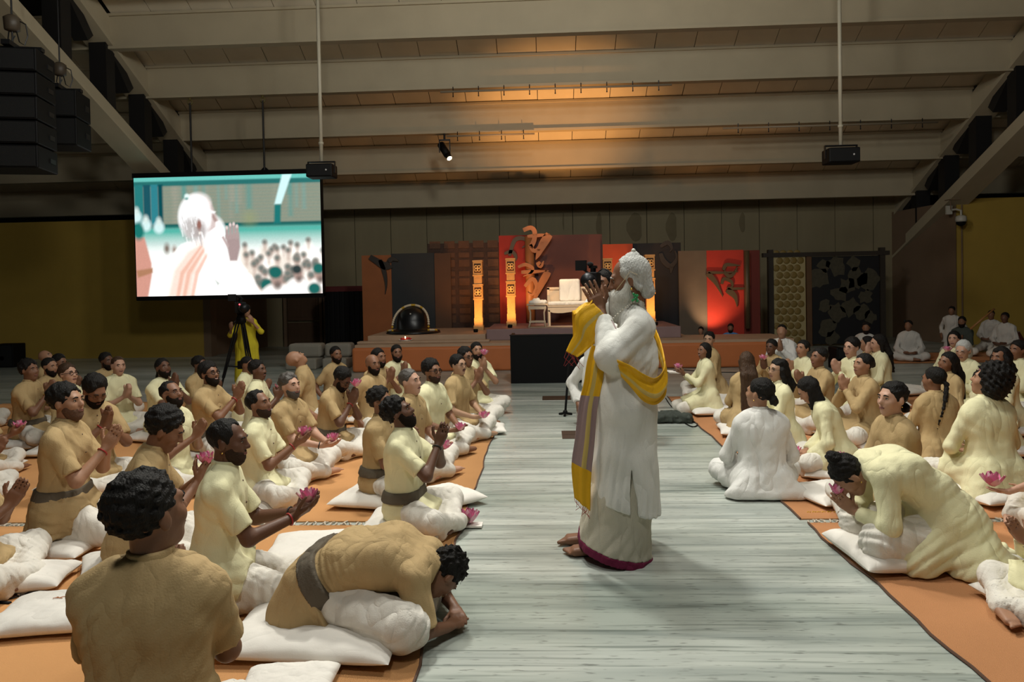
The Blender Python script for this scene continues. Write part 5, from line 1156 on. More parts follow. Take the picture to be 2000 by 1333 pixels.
P('L19', 'young man with a moustache in pale yellow raising a lotus', 'the young man with a moustache', 500, 707, 82, hf=66, hp=6, top='yellow', skin=3, hair='full', hairt=-.002, beard=0, mous=1, arms='hold_face', adj=(0, .03, -.04), flower=1, Y=7.4)
P('L20', 'laughing bearded man with black glasses in tan, hands joined high', 'the laughing man with black glasses', 404, 711, 62, hf=50, hp=10, top='tan', skin=2, hair='full', glasses=2, beard=2, arms='pray_chin', adj=(0, .08, .04), smile=2, sash=1, bandr='red', Y=6.7)
P('L21', 'man in tan hidden behind the laughing man', 'the man hidden behind the laughing man', 388, 698, 60, hf=60, hp=0, top='tan', skin=3, hair='short', arms='pray', Y=8.2)
P('L22', 'shaven headed man in pale yellow behind the young man with a moustache', 'the shaven headed man in pale yellow', 484, 698, 82, hf=70, hp=-8, top='yellow', skin=2, hair='buzz', arms='pray', Y=8.2)
P('L23', 'man with pulled back hair in pale yellow, joined hands at his lips', 'the man with pulled back hair', 315, 703, 42, hf=34, hp=12, top='yellow', skin=3, hair='ponytail', hairlen=.2, beard=2, arms='pray_mouth', smile=1, Y=7.6)
P('L24', 'balding bearded man with glasses in pale yellow looking up', 'the balding man with glasses', 327, 748, 56, hf=52, hp=14, top='yellow', skin=2, hair='thin', hairt=-.001, glasses=1, beard=2, arms='pray', Y=5.6)
P('L25', 'man in tan smelling a lotus with head bowed', 'the man smelling a lotus', 336, 806, 84, hf=78, hp=-26, top='tan', skin=2, hair='full', hairt=.006, arms='hold_face', adj=(0, .06, .0), flower=1, eyes='closed', lean=14, Y=4.0)
P('L26', 'fair man with cropped hair in pale yellow praying', 'the fair man with cropped hair', 230, 698, 24, hf=24, hp=-2, top='yellow', skin=0, hair='buzz', hairc='brown', arms='pray', smile=1, Y=7.9)
P('L27', 'dark bearded man in tan behind the fair cropped man', 'the man behind the fair cropped man', 206, 691, 40, hf=44, hp=0, top='tan', skin=3, hair='short', beard=2, arms='pray', Y=8.7)
P('L28', 'man in tan with glasses praying with his face bowed', 'the man in glasses praying with bowed face', 190, 741, 30, hf=30, hp=-30, top='tan', skin=2, hair='full', glasses=1, beard=2, arms='pray_chin', bandr='red', lean=8, Y=5.5)
P('L29', 'young man in tan with a red wristband, tall at the left', 'the young man with a red wristband', 123, 755, 70, hf=64, hp=6, pose='kneel', top='tan', skin=1, hair='full', beard=1, arms='pray', adj=(0, .0, .05), bandr='red', sash=1, Y=4.35, c=.05)
P('L30', 'fair man with dark framed glasses in pale yellow at the left', 'the fair man with dark framed glasses', 129, 713, 62, hf=46, hp=8, top='yellow', skin=0, hair='short', hairc='brown', glasses=2, arms='pray_chin', Y=7.0)
P('L31', 'young man with wavy hair in tan praying at the far left', 'the young man with wavy hair', 54, 706, 60, hf=48, hp=6, top='tan', skin=2, hair='curly', arms='pray_chin', sash=1, bandr='gold', Y=7.3)
P('L32', 'short haired bearded man in tan behind the wavy haired man', 'the bearded man behind the wavy haired man', 95, 701, 56, hf=50, hp=0, top='tan', skin=1, hair='buzz', hairt=.004, beard=2, arms='pray', Y=8.0)
P('L33', 'bald man looking up at the far left back', 'the bald man at the far left back', 82, 687, 70, hf=66, hp=24, top='tan', skin=1, hair='bald', arms='pray', Y=9.4)
P('L34', 'dark haired man in tan at the back left', 'the dark haired man at the back left', 116, 694, 60, hf=55, hp=-6, top='tan', skin=2, hair='short', arms='pray', Y=8.7)
P('L35', 'man at the left edge whose hands hold a lotus', 'the man cut by the left edge', -38, 770, 72, hf=66, top='tan', skin=2, hair='short', arms='hold', adj=(0, .02, -.0), flower=1, Y=6.1, noface=1)
P('L36', 'man beyond the left edge, only his folded knee shows', 'the man beyond the left edge', -72, 838, 70, hf=66, top='tan', skin=2, hair='short', arms='pray', Y=3.7, noface=1)
P('L37', 'man past the left edge with white folded legs', 'the man past the left edge', -62, 798, 76, hf=66, top='tan', skin=2, hair='short', arms='pray', Y=5.3, noface=1)
P('L38', 'far man past the left edge whose white knee shows', 'the far man past the left edge', -52, 712, 66, hf=66, top='yellow', skin=2, hair='short', arms='pray', Y=8.3, noface=1)
# ------------------------------------------------------------------ the women on the right
F = dict(female=1)
P('R1', 'woman in white seen from behind with a low hair bun', 'the woman in white', 1489, 741, -166, hf=-118, hp=6, top='white', bottom='white', skin=1, hair='bun', bun=(0, -.125, -.03), bunr=.036, arms='lap', cushion=False, earring=1, Y=5.45, lean=4, build=1.12, **F)
P('R2', 'woman in pale yellow with loose black hair bowing her head', 'the woman with loose hair bowing her head', 1566, 744, -86, hf=-84, hp=-38, top='yellow', skin=1, hair='long', hairlen=.36, arms='lap', lean=14, bend=8, flower=1, floff=(0, .06, .0), Y=6.0, eyes='closed', **F)
P('R3', 'woman with wavy hair and glasses in pale yellow', 'the woman with wavy hair and glasses', 1522, 704, -70, hf=-48, hp=4, top='yellow', skin=4, hair='wavy', hairlen=.24, glasses=1, arms='pray', Y=6.8, **F)
P('R4', 'woman with very long brown hair seen from behind in tan', 'the woman with very long brown hair', 1458, 690, -168, hf=-168, hp=0, top='tan', skin=1, hair='long', hairc='brown', hairlen=.58, arms='pray', Y=7.6, **F)
P('R5', 'smiling woman in pale yellow kneeling at the rug end with a lotus', 'the smiling woman at the rug end', 1377, 672, -74, hf=-48, hp=4, pose='kneel', top='yellow', skin=2, hair='bob', arms='hold', adj=(0, .02, .06), flower=1, smile=2, bandr='black', Y=8.8, c=.02, **F)
P('R6', 'woman in tan behind the smiling woman, facing the camera', 'the woman in tan behind the smiling woman', 1385, 650, -64, hf=-14, hp=0, top='tan', skin=4, hair='bun', bun=(0, -.11, .02), arms='lap', Y=9.9, **F)
P('R7', 'woman in tan with a lotus at her chest in front of the monk', 'the woman in front of the monk', 1507, 665, -30, hf=-24, hp=0, top='tan', skin=3, hair='bun', bun=(0, -.12, 0), arms='pray_chin', flower=1, Y=9.3, **F)
P('R8', 'monk wrapped in white cloth praying with a wristwatch', 'the monk wrapped in white', 1527, 634, -8, hf=-8, hp=2, top='white', bottom='white', skin=1, hair='buzz', glasses=0, arms='pray_chin', bandl='black', sleeve='long', longk=1, Y=11.3)
P('R9', 'tearful woman in pale yellow praying beside the monk', 'the tearful woman beside the monk', 1570, 667, -50, hf=-36, hp=6, top='yellow', skin=1, hair='bun', bun=(0, -.12, 0), arms='pray_chin', bandr='black', Y=8.9, **F)
P('R10', 'woman with cropped hair in tan, joined hands under her chin', 'the woman with cropped hair in tan', 1603, 682, -56, hf=-46, hp=8, top='tan', skin=2, hair='full', hairt=-.008, arms='pray_chin', adj=(0, .03, 0), Y=7.7, **F)
P('R11', 'weeping woman in tan with clasped hands and a dark watch', 'the weeping woman with clasped hands', 1690, 694, -60, hf=-50, hp=8, top='tan', skin=1, hair='bun', bun=(0, -.12, .02), arms='pray_mouth', adj=(0, .04, -.02), bandr='black', Y=7.0, **F)
P('R12', 'woman with short hair and glasses in pale yellow praying', 'the woman with short hair and glasses', 1664, 662, -50, hf=-34, hp=0, top='yellow', skin=0, hair='full', hairt=-.004, glasses=1, arms='pray_chin', Y=8.3, **F)
P('R13', 'dark haired woman in tan turned left behind the praying women', 'the dark haired woman turned left', 1694, 659, -80, hf=-84, hp=0, top='tan', skin=1, hair='long', arms='pray', Y=9.9, **F)
P('R14', 'woman in pale yellow with long hair touching her neck', 'the woman touching her neck', 1716, 656, -78, hf=-62, hp=-6, hr=-10, top='yellow', skin=0, hair='long', hairlen=.4, arms=(((.10, .12, .0), (.1, -.2, .95), (-.9, -.3, 0), (0, -1, .2), 25, (.8, .4, -1)), 'lap'), bandr='black', Y=9.2, eyes='closed', **F)
P('R15', 'older woman in tan with a low bun holding a lotus', 'the older woman holding a lotus', 1747, 750, -54, hf=-44, hp=4, top='tan', skin=0, hair='bun', bun=(0, -.12, -.06), bunr=.034, arms='hold', adj=(0, .03, -.10), flower=1, earring=1, Y=4.8, **F)
P('R16', 'woman in tan with a long black braid seen from behind', 'the woman with a long black braid', 1826, 721, -146, hf=-118, hp=0, top='tan', skin=2, hair='braid', braidx=-.04, hairlen=.3, arms='lap', Y=6.1, build=1.1, **F)
P('R17', 'woman in pale yellow with a mass of curly black hair', 'the woman with curly black hair', 1944, 720, -140, hf=-104, hp=16, top='yellow', skin=1, hair='afro', arms='lap', Y=5.3, build=1.08, **F)
P('R18', 'smiling woman in tan with long loose hair, head tilted', 'the smiling woman with long loose hair', 1856, 691, -50, hf=-40, hp=4, hr=-10, top='tan', skin=2, hair='long', hairlen=.42, arms='lap', smile=1, Y=7.3, **F)
P('R19', 'woman with short silver hair and glasses in pale yellow', 'the woman with short silver hair', 1880, 668, -36, hf=-22, hp=-14, top='yellow', skin=0, hair='bob', hairc='silver', glasses=1, arms='pray', Y=8.2, **F)
P('R20', 'pale woman with centre parted hair behind the silver haired woman', 'the woman with centre parted hair', 1863, 649, -20, hf=-12, hp=2, top='yellow', skin=0, hair='long', hairlen=.3, arms='pray_chin', flower=1, Y=9.9, **F)
P('R21', 'woman in pale yellow with curly side hair and a lotus at the right', 'the woman with curly side hair', 1955, 681, -44, hf=-34, hp=2, top='yellow', skin=2, hair='wavy', hairlen=.26, arms='hold_face', flower=1, Y=7.5, **F)
P('R22', 'woman in pale yellow with cropped hair praying at the right edge', 'the cropped woman at the right edge', 1989, 668, -44, hf=-36, hp=2, top='yellow', skin=2, hair='full', hairt=-.006, arms='pray_chin', bandr='black', Y=8.3, **F)
P('R23', 'small girl in pale yellow bowing behind the curly haired woman', 'the small bowing girl', 1912, 729, -44, hf=-40, hp=-20, top='yellow', skin=2, hair='bob', glasses=1, arms='lap', Y=6.6, lean=16, **F)
P('R25', 'woman beyond the right edge stretching out a hand with a lotus', 'the woman beyond the right edge', 2082, 795, -78, hf=-70, top='yellow', skin=0, hair='long', sleeve='half', arms=('lap', ((.04, .42, -.42), (-.05, 1, .1), (0, -.1, 1), (.9, .1, .2), 18, (.5, -.4, -1))), Y=4.6, noface=1, **F)
P('R26', 'woman at the lower right corner, only her covered knee shows', 'the woman at the lower right corner', 2072, 905, -56, hf=-70, top='yellow', skin=1, hair='long', arms='pray', Y=3.4, noface=1, **F)
# ------------------------------------------------------------------ musicians and others at the back
P('M1', 'man in a pale shirt leaning on his arm behind the women', 'the man leaning on his arm', 1692, 631, -20, hf=-8, top='dimwhite', skin=2, hair='short', beard=2, arms='side', cushion=False, Y=13.6, side=-6, sleeve='long')
P('M2', 'singer in white shawl sitting cross legged at the microphone', 'the singer', 1775, 627, 6, hf=-20, top='dimwhite', bottom='dimwhite', skin=2, hair='buzz', hairt=.004, arms='lap', cushion=False, sleeve='long', longk=1, Y=14.2)
P('M3', 'man in white kneeling upright by the right wall', 'the man kneeling by the right wall', 1859, 600, -10, hf=-16, pose='kneelup', top='dimwhite', bottom='dimwhite', skin=2, hair='short', arms='side', cushion=False, sleeve='long', Y=15.6)
P('M4', 'bearded musician in dark clothes with a flute', 'the bearded musician', 1879, 620, -14, hf=-10, top='dark', skin=2, hair='short', beard=3, arms='hold', cushion=False, sleeve='long', Y=15.0)
P('M5', 'man in white with a red drum before him at the right wall', 'the drummer', 1936, 607, -20, hf=-14, pose='kneel', top='dimwhite', skin=2, hair='buzz', arms='lap', cushion=False, sleeve='long', Y=15.7)
P('M6', 'man in white sitting with folded hands right of the drummer', 'the man right of the drummer', 1963, 612, -24, hf=-20, pose='kneel', top='dimwhite', skin=3, hair='short', arms='lap', cushion=False, sleeve='long', Y=14.6)
P('M7', 'person whose head peeks over the stage behind', 'the person peeking over the stage', 1369, 639, -10, hf=-10, top='dark', skin=1, hair='short', arms='lap', cushion=False, s=.80, Y=15.7)
P('M8', 'man in blue resting behind the stage edge', 'the man in blue', 1427, 633, -10, hf=-6, top='blue', skin=2, hair='short', beard=2, arms='lap', cushion=False, Y=15.5, build=1.2)
P('C1', 'cameraman with headphones standing behind the elder', 'the cameraman', 1180, 530, -8, hf=-30, hp=-4, pose='stand', top='white', bottom='dhoti', skin=2, hair='short', beard=2, arms='pray_mouth', adj=(0, .04, .02), cushion=False, Y=7.4, sleeve='long')
P('C2', 'assistant in a white shirt crouching behind the elder', 'the crouching assistant', 1172, 646, 14, hf=20, hp=0, top='white', bottom='dhoti', skin=2, hair='short', beard=2, arms='side', cushion=False, Y=8.1, sleeve='long', pose='kneel')
P('C3', 'woman in a bright yellow dress working the tripod camera', 'the woman in bright yellow', 481, 596, 10, hf=6, hp=-4, pose='stand', top='dress', bottom='dhoti', skin=1, hair='bun', bun=(0, -.11, 0), hem=.20, arms=(((.30, .20, -.16), (.2, .3, .8), (-1, 0, 0), (0, 1, 0), 60, (.6, -.2, -1)), ((.06, .20, -.06), (-.3, .1, .95), (-.3, -1, 0), (-.6, 0, .3), 30, (.8, .2, -1))), sleeve='half', cushion=False, Y=10.9, **F)

# ------------------------------------------------------------------ the elder standing in the aisle
def elder():
    base = onz(1200, 1074); base.z = 0; th = math.radians(-90 + 180); label = 'white bearded elder in ivory kurta with yellow shawl standing with joined hands'
    k_ = FPX / base.y; G = lambda px, py, x=0.: A3((x, (1200 - px) / k_, (1074 - py) / k_))
    hc = G(1237, 547); R = rotm('X', -11) @ rotm('Z', -5); h = 1.10; T = lambda p: hc + R @ (A3(p) * h); v = .0062
    nb = A3((0, -.125, 1.455)); S = SDF()
    S.cap((0, -.07, .92), (0, -.09, 1.15), .12, .12, (1, 0, 0), .06, .06); S.cap((0, -.09, 1.15), (0, -.14, 1.36), .12, .07, (1, 0, 0), .06, .11); S.cap(nb - A3((0, 0, .08)), T((0, -.02, -.05)), .066, .062, k=.03)
    head_prims(S, hc, R, h)
    Ws = {}
    for s_ in (-1, 1):
        S0 = A3((s_ * .185, -.155, 1.365)); E = A3((s_ * .235, .02, 1.20)); W = G(1182, 606, s_ * .018)
        S.cap(S0, E, .05, .042, k=.03); S.cap(E, W, .042, .028, k=.02)
        hand(S, W, (-s_ * .02, .42, .9), (-s_, 0, 0), (0, -.9, .4), 5, 1.12, 1., .5); Ws[s_] = (S0, E, W)
    for s_, fy in ((-1, .0), (1, .03)):
        S.cap((s_ * .09, -.05, .9), (s_ * .09, .0, .5), .075, .055); S.cap((s_ * .09, .0, .5), (s_ * .08, .08 + fy, .08), .05, .036, k=.02)
        a = A3((s_ * .08, .04 + fy, .045)); b = A3((s_ * .095, .24 + fy, .030)); S.cap(a, b, .036, .024, (1, 0, 0), .01, .028, k=.03)
        for i in range(5): S.cap(b + A3((s_ * -.033 + s_ * i * .016, 0, 0)), b + A3((s_ * -.035 + s_ * i * .017, .062 - .008 * i, -.008)), .0145 - .001 * i, .012 - .001 * i, k=.006)
    root = sdf_obj('person', S, v, SKIN[2]); root.location = base; root.rotation_euler = (0, 0, th); tag(root, label, 'person')
    o = dict(hairc='white', hair='x', f=-90); J = dict(hc=hc, R=R, h=h); face_parts(J, o, root, 1., 0)
    # hair
    S = SDF(); S.ell(T((0, -.026, .046)), A3((.086, .100, .090)) * h, R, .01); S.ell(T((0, .080, .060)), A3((.068, .078, .064)) * h, R, .02, True); S.ell(T((0, .105, -.04)), A3((.10, .085, .10)) * h, R, .01, True)
    S.cap(T((0, -.062, .02)), T((0, -.082, -.080)), .056 * h, .040 * h, R @ A3((1, 0, 0)), .028, .036, k=.03); S.ell(T((0, -.045, .128)), (.03, .036, .020), R, .02)
    for x in (-1, 1): S.cap(T((x * .066, .015, .045)), T((x * .074, -.040, -.05)), .022, .018, k=.02); S.ell(T((x * .090, .006, -.012)), (.018, .020, .030), R, .008, True)
    fh = folds(4, .0032, .020, 4, (0, .9, .35)); S.folds = fh; sdf_obj('hair', S, .0052, mat('hair_elder', (.50, .50, .47), .7, .35, 50, .9, 160, stretch=(1, 1, .25)), root)
    # beard
    S = SDF(); S.ell(T((0, .042, -.085)), A3((.066, .058, .050)) * h, R, .02); S.cap(T((0, .070, -.095)), T((0, .092, -.175)), .060 * h, .046 * h, (1, 0, 0), .012, .010, k=.05); S.cap(T((0, .075, -.150)), T((0, .062, -.245)), .052 * h, .010 * h, (1, 0, 0), .012, .006, k=.05)
    for x in (-1, 1): S.cap(T((x * .064, .008, -.010)), T((x * .054, .038, -.085)), .016 * h, .034 * h, k=.03); S.cap(T((0, .098, -.050)), T((x * .034, .086, -.074)), .011 * h, .011 * h, k=.02)
    S.ell(T((0, .125, -.010)), A3((.034, .045, .030)) * h, R, .008, True)
    f1 = folds(12, .0035, .020, 4, (.5, .9, .1)); S.folds = f1; sdf_obj('beard', S, .0052, mat('beard_elder', (.60, .59, .53), .8, .3, 50, .9, 160, stretch=(1, 1, .25)), root)
    b = MB(); c_ = T((.0, -.055, .150)); b.ball(Vector(c_.tolist()), .014); b.ball(Vector((c_ + A3((0, -.012, -.014))).tolist()), .013); b.build('hair_bead', mat('bead_pearl', (.6, .6, .52), .3, .1), root, True)
    # kurta
    S = SDF(); S.cap((0, -.150, 1.345), (0, -.105, 1.18), .085, .152, (1, 0, 0), .085, .09, k=.05); S.cap((0, -.105, 1.18), (0, -.070, .90), .152, .172, (1, 0, 0), .10, .10, k=.05); S.cap((0, -.070, .90), (0, -.055, .27), .172, .205, (1, 0, 0), .10, .12, k=.05, fb=True)
    for s_ in (-1, 1):
        S0, E, W = Ws[s_]; S.cap((0, -.13, 1.41), S0 - A3((0, 0, .02)), .070, .068, k=.05); S.cap(S0 - A3((0, 0, .02)), E + A3((0, .0, -.015)), .076, .088, k=.05); S.cap(E + A3((0, .0, -.01)), E + (W - E) * .80, .090, .052, k=.035, fb=True)
    S.cap(nb - A3((0, 0, .05)), nb + A3((0, .006, .035)), .088, .074, k=.03, fb=True)
    S.cap((-.55, -.088, .28), (-.55, -.072, .60), .026, .001, (1, 0, 0), .4, .4, k=.006, sub=True)
    S.cut(G(1216, 973), nrm((0, .30, -1)))
    f1 = folds(41, .0035, .16, 5); f2 = folds(42, .0055, .10, 3, (0, 1, .10)); f3 = folds(43, .0042, .085, 3, (.1, .5, .8))
    def ff(P): z = P[:, 2]; return f1(P) * .8 + f2(P) * np.clip((1.15 - z) * 1.6, 0, 1) + f3(P) * np.exp(-((z - 1.22) / .13) ** 2)
    S.folds = ff; ko = sdf_obj('kurta', S, .0075, CL['linen'], root)
    S = SDF(); n0 = nb + A3((0, -.002, .0)); S.cap(n0, n0 + A3((0, .010, .055)), .080, .074, k=.01, fa=True, fb=True); S.cap(n0 - A3((0, 0, .03)), n0 + A3((0, .01, .09)), .072, .066, k=.003, sub=True); S.ell(n0 + A3((0, .09, .03)), (.014, .05, .05), None, .004, True); sdf_obj('collar', S, .006, CL['linen'], root)
    # dhoti with maroon border
    def skirt(inf, lo, hi):
        S = SDF(); S.cap((0, -.06, .62), (0, -.03, .34), .15 + inf, .182 + inf, (1, 0, 0), .10, .11, k=.05); S.cap((0, -.03, .34), (0, .012, .0), .182 + inf, .212 + inf, (1, 0, 0), .11, .12, k=.05)
        P0 = G(1260, 1086); n = nrm((0, .26, -1))
        pl = lambda dz: (P0 + A3((0, 0, dz)))
        S.cut(pl(lo), n); 
        if hi: S.cut(pl(hi), -n)
        g1 = folds(51, .004, .18, 5); g2 = folds(52, .007, .11, 3, (0, .85, .5)); S.folds = lambda P: g1(P) + g2(P) * np.clip((.5 - P[:, 2]) * 2.4, 0, 1); return S
    sdf_obj('dhoti', skirt(0, .045, None), .0075, cloth('elder_dhoti', (.56, .52, .42), .8, .5), root); sdf_obj('dhoti_border', skirt(.003, .0, .048), .0075, cloth('maroon_border', (.14, .012, .045)), root)
    # shawl
    MY = cloth('shawl_yellow', (.80, .44, .015), .55, .4); MV = cloth('shawl_mauve', (.36, .25, .25), .6, .3); MG = cloth('shawl_gold', (.62, .46, .14), .5, .3)
    def ribbon(name, rows, mats, mfun, nu=9, sub=6, rip=.008, thick=.004, seed=1):
        rows = [(A3(a), A3(b)) for a, b in rows]; n = len(rows); V = []; mi = []; rnd = np.random.RandomState(seed); ph = rnd.uniform(0, 6, 4); N = (n - 1) * sub + 1
        def cr(L, i, t):
            p0, p1, p2, p3 = L[max(i - 1, 0)], L[i], L[i + 1], L[min(i + 2, n - 1)]; return .5 * (2 * p1 + (p2 - p0) * t + (2 * p0 - 5 * p1 + 4 * p2 - p3) * t * t + (3 * p1 - p0 - 3 * p2 + p3) * t ** 3)
        for q in range(N):
            i = min(q // sub, n - 2); t = q / sub - i; a = cr([r[0] for r in rows], i, t); b_ = cr([r[1] for r in rows], i, t)
            i2 = cr([(r[0] + r[1]) / 2 for r in rows], i, min(t + .05, 1)) - cr([(r[0] + r[1]) / 2 for r in rows], i, max(t - .05, 0)); nn = nrm(np.cross(b_ - a, i2))
            for u in range(nu): s_ = u / (nu - 1); V.append(a + (b_ - a) * s_ + nn * rip * (math.sin(s_ * 9 + ph[0]) + .6 * math.sin(s_ * 17 + q * .12 + ph[1])))
        Fq = []
        for q in range(N - 1):
            for u in range(nu - 1): k = q * nu + u; Fq.append((k, k + 1, k + nu + 1, k + nu)); mi.append(mfun(q / (N - 1), (u + .5) / (nu - 1)))
        me = np_mesh(name, V, Fq, True, mi); ob = link(name, me, mats, root); m_ = ob.modifiers.new('thickness', 'SOLIDIFY'); m_.thickness = thick; m_.offset = 0; return ob
    stripe = lambda a, b: (lambda t, u: 1 if a < u < b else 0)
    X = -.27
    ribbon('shawl_loop', [(G(1200, 690, -.335), G(1208, 722, -.33)), (G(1222, 700, -.335), G(1226, 742, -.325)), (G(1248, 718, -.305), G(1250, 768, -.30)), (G(1272, 728, -.24), G(1276, 777, -.235)), (G(1294, 712, -.15), G(1297, 762, -.15)), (G(1299, 685, -.02), G(1302, 735, -.02)), (G(1296, 655, .10), G(1298, 705, .10)), (G(1285, 630, .2), G(1287, 685, .2)), (G(1255, 630, .28), G(1258, 690, .28)), (G(1215, 660, .32), G(1218, 705, .32))], [MY, MG], lambda t, u: 1 if .55 < u < .75 else 0, 13, 6, .007, seed=2)
    ribbon('shawl_flap', [(G(1166, 590, -.085), G(1200, 628, -.10)), (G(1142, 600, -.095), G(1186, 650, -.115)), (G(1129, 617, -.10), G(1171, 662, -.12)), (G(1129, 643, -.10), G(1157, 673, -.12)), (G(1119, 664, -.10), G(1145, 684, -.12)), (G(1111, 681, -.10), G(1133, 692, -.12))], [MY, MG], lambda t, u: 1 if .35 < u < .5 else 0, 11, 5, .005, seed=5)
    ribbon('shawl_fold_over', [(G(1163, 588, -.075), G(1128, 612, -.09)), (G(1165, 584, -.01), G(1126, 606, -.01)), (G(1163, 590, .08), G(1127, 614, .09)), (G(1160, 640, .10), G(1128, 660, .11))], [MY], lambda t, u: 0, 7, 5, .004, seed=7)
    ribbon('shawl_forearm_wrap', [(G(1195, 612, -.05), G(1168, 648, -.06)), (G(1198, 622, -.125), G(1170, 664, -.125)), (G(1206, 640, -.19), G(1176, 672, -.19)), (G(1212, 655, -.20), G(1190, 672, -.24))], [MV], lambda t, u: 0, 9, 6, .006, seed=3)
    ribbon('shawl_panel', [(G(1160, 668, -.13), G(1190, 682, -.14)), (G(1150, 700, -.155), G(1182, 712, -.165)), (G(1143, 740, -.17), G(1176, 745, -.18)), (G(1133, 780, -.18), G(1167, 782, -.20)), (G(1125, 840, -.19), G(1160, 850, -.21)), (G(1117, 894, -.195), G(1153, 912, -.215)), (G(1121, 953, -.195), G(1150, 976, -.215))], [MY, MG, MV], lambda t, u: (1 if .42 < u < .62 else 0) if t < .42 else ((1 if .5 < u < .7 else 2) if t < .80 else 0), 15, 7, .006, seed=9)
    b = MB(); rnd = random.Random(8)
    for i in range(9):
        p = G(1121 + i * 3.4, 954 + i * 2.6, -.20); L_ = .03 + .05 * rnd.random(); pts = [p, p + A3((rnd.uniform(-.01, .01), rnd.uniform(-.01, .012), -L_ * .5)), p + A3((rnd.uniform(-.01, .01), rnd.uniform(-.03, .03), -L_))]; b.tube([Vector(x.tolist()) for x in pts], .0018, 4)
    for i in range(8):
        p = G(1112 + i * 2.8, 682 + i * 1.3, -.11); pts = [p, p + A3((-.01, rnd.uniform(-.03, .02), -.03)), p + A3((-.01, rnd.uniform(-.05, .05), -.05 - .04 * rnd.random()))]; b.tube([Vector(x.tolist()) for x in pts], .0016, 4)
    b.build('shawl_tassels', mat('tassel_red', (.35, .03, .03), .7, .2), root)
    # necklace, brooch, headset, earring, ring
    b = MB(); pts = [A3((-.075, -.135, 1.50)), A3((-.085, -.10, 1.46)), A3((-.075, -.04, 1.40)), A3((-.06, .02, 1.335)), A3((-.04, .05, 1.28)), A3((-.0, .06, 1.25))]
    for i in range(26):
        t = i / 25 * 4.999; k = int(t); f = t - k; p = pts[k] * (1 - f) + pts[min(k + 1, 5)] * f; b.ball(Vector((p + A3((-.05, .035, 0)) * min(1, i / 8)).tolist()), .008 if i > 12 else .006, 7, 5)
    b.build('bead_necklace', mat('necklace_beads', (.52, .48, .40), .4, .3, 50), root, True)
    b = MB(); c_ = Vector(G(1243, 581, -.098).tolist())
    for i in range(12): b.ball(c_ + Vector((rnd.uniform(-.01, .0), rnd.uniform(-.016, .016), rnd.uniform(-.024, .024))), .008, 6, 5)
    b.build('green_brooch', mat('emerald', (.03, .30, .10), .2, .5, 60), root, True)
    b = MB(); b.tube([Vector(T(p).tolist()) for p in ((-.098, -.045, .02), (-.100, -.01, .045), (-.102, .02, .015), (-.09, .06, -.02), (-.075, .09, -.045))], .0022, 5); b.build('headset_microphone', mat('headset_beige', (.45, .36, .22), .5, .1), root)
    b = MB(); b.ball(Vector(T((-.088, .0, -.048)).tolist()), .008, 8, 6); b.build('ear_ring', mat('gold', (.7, .45, .12), .25, .1, metal=1.), root, True)
elder()
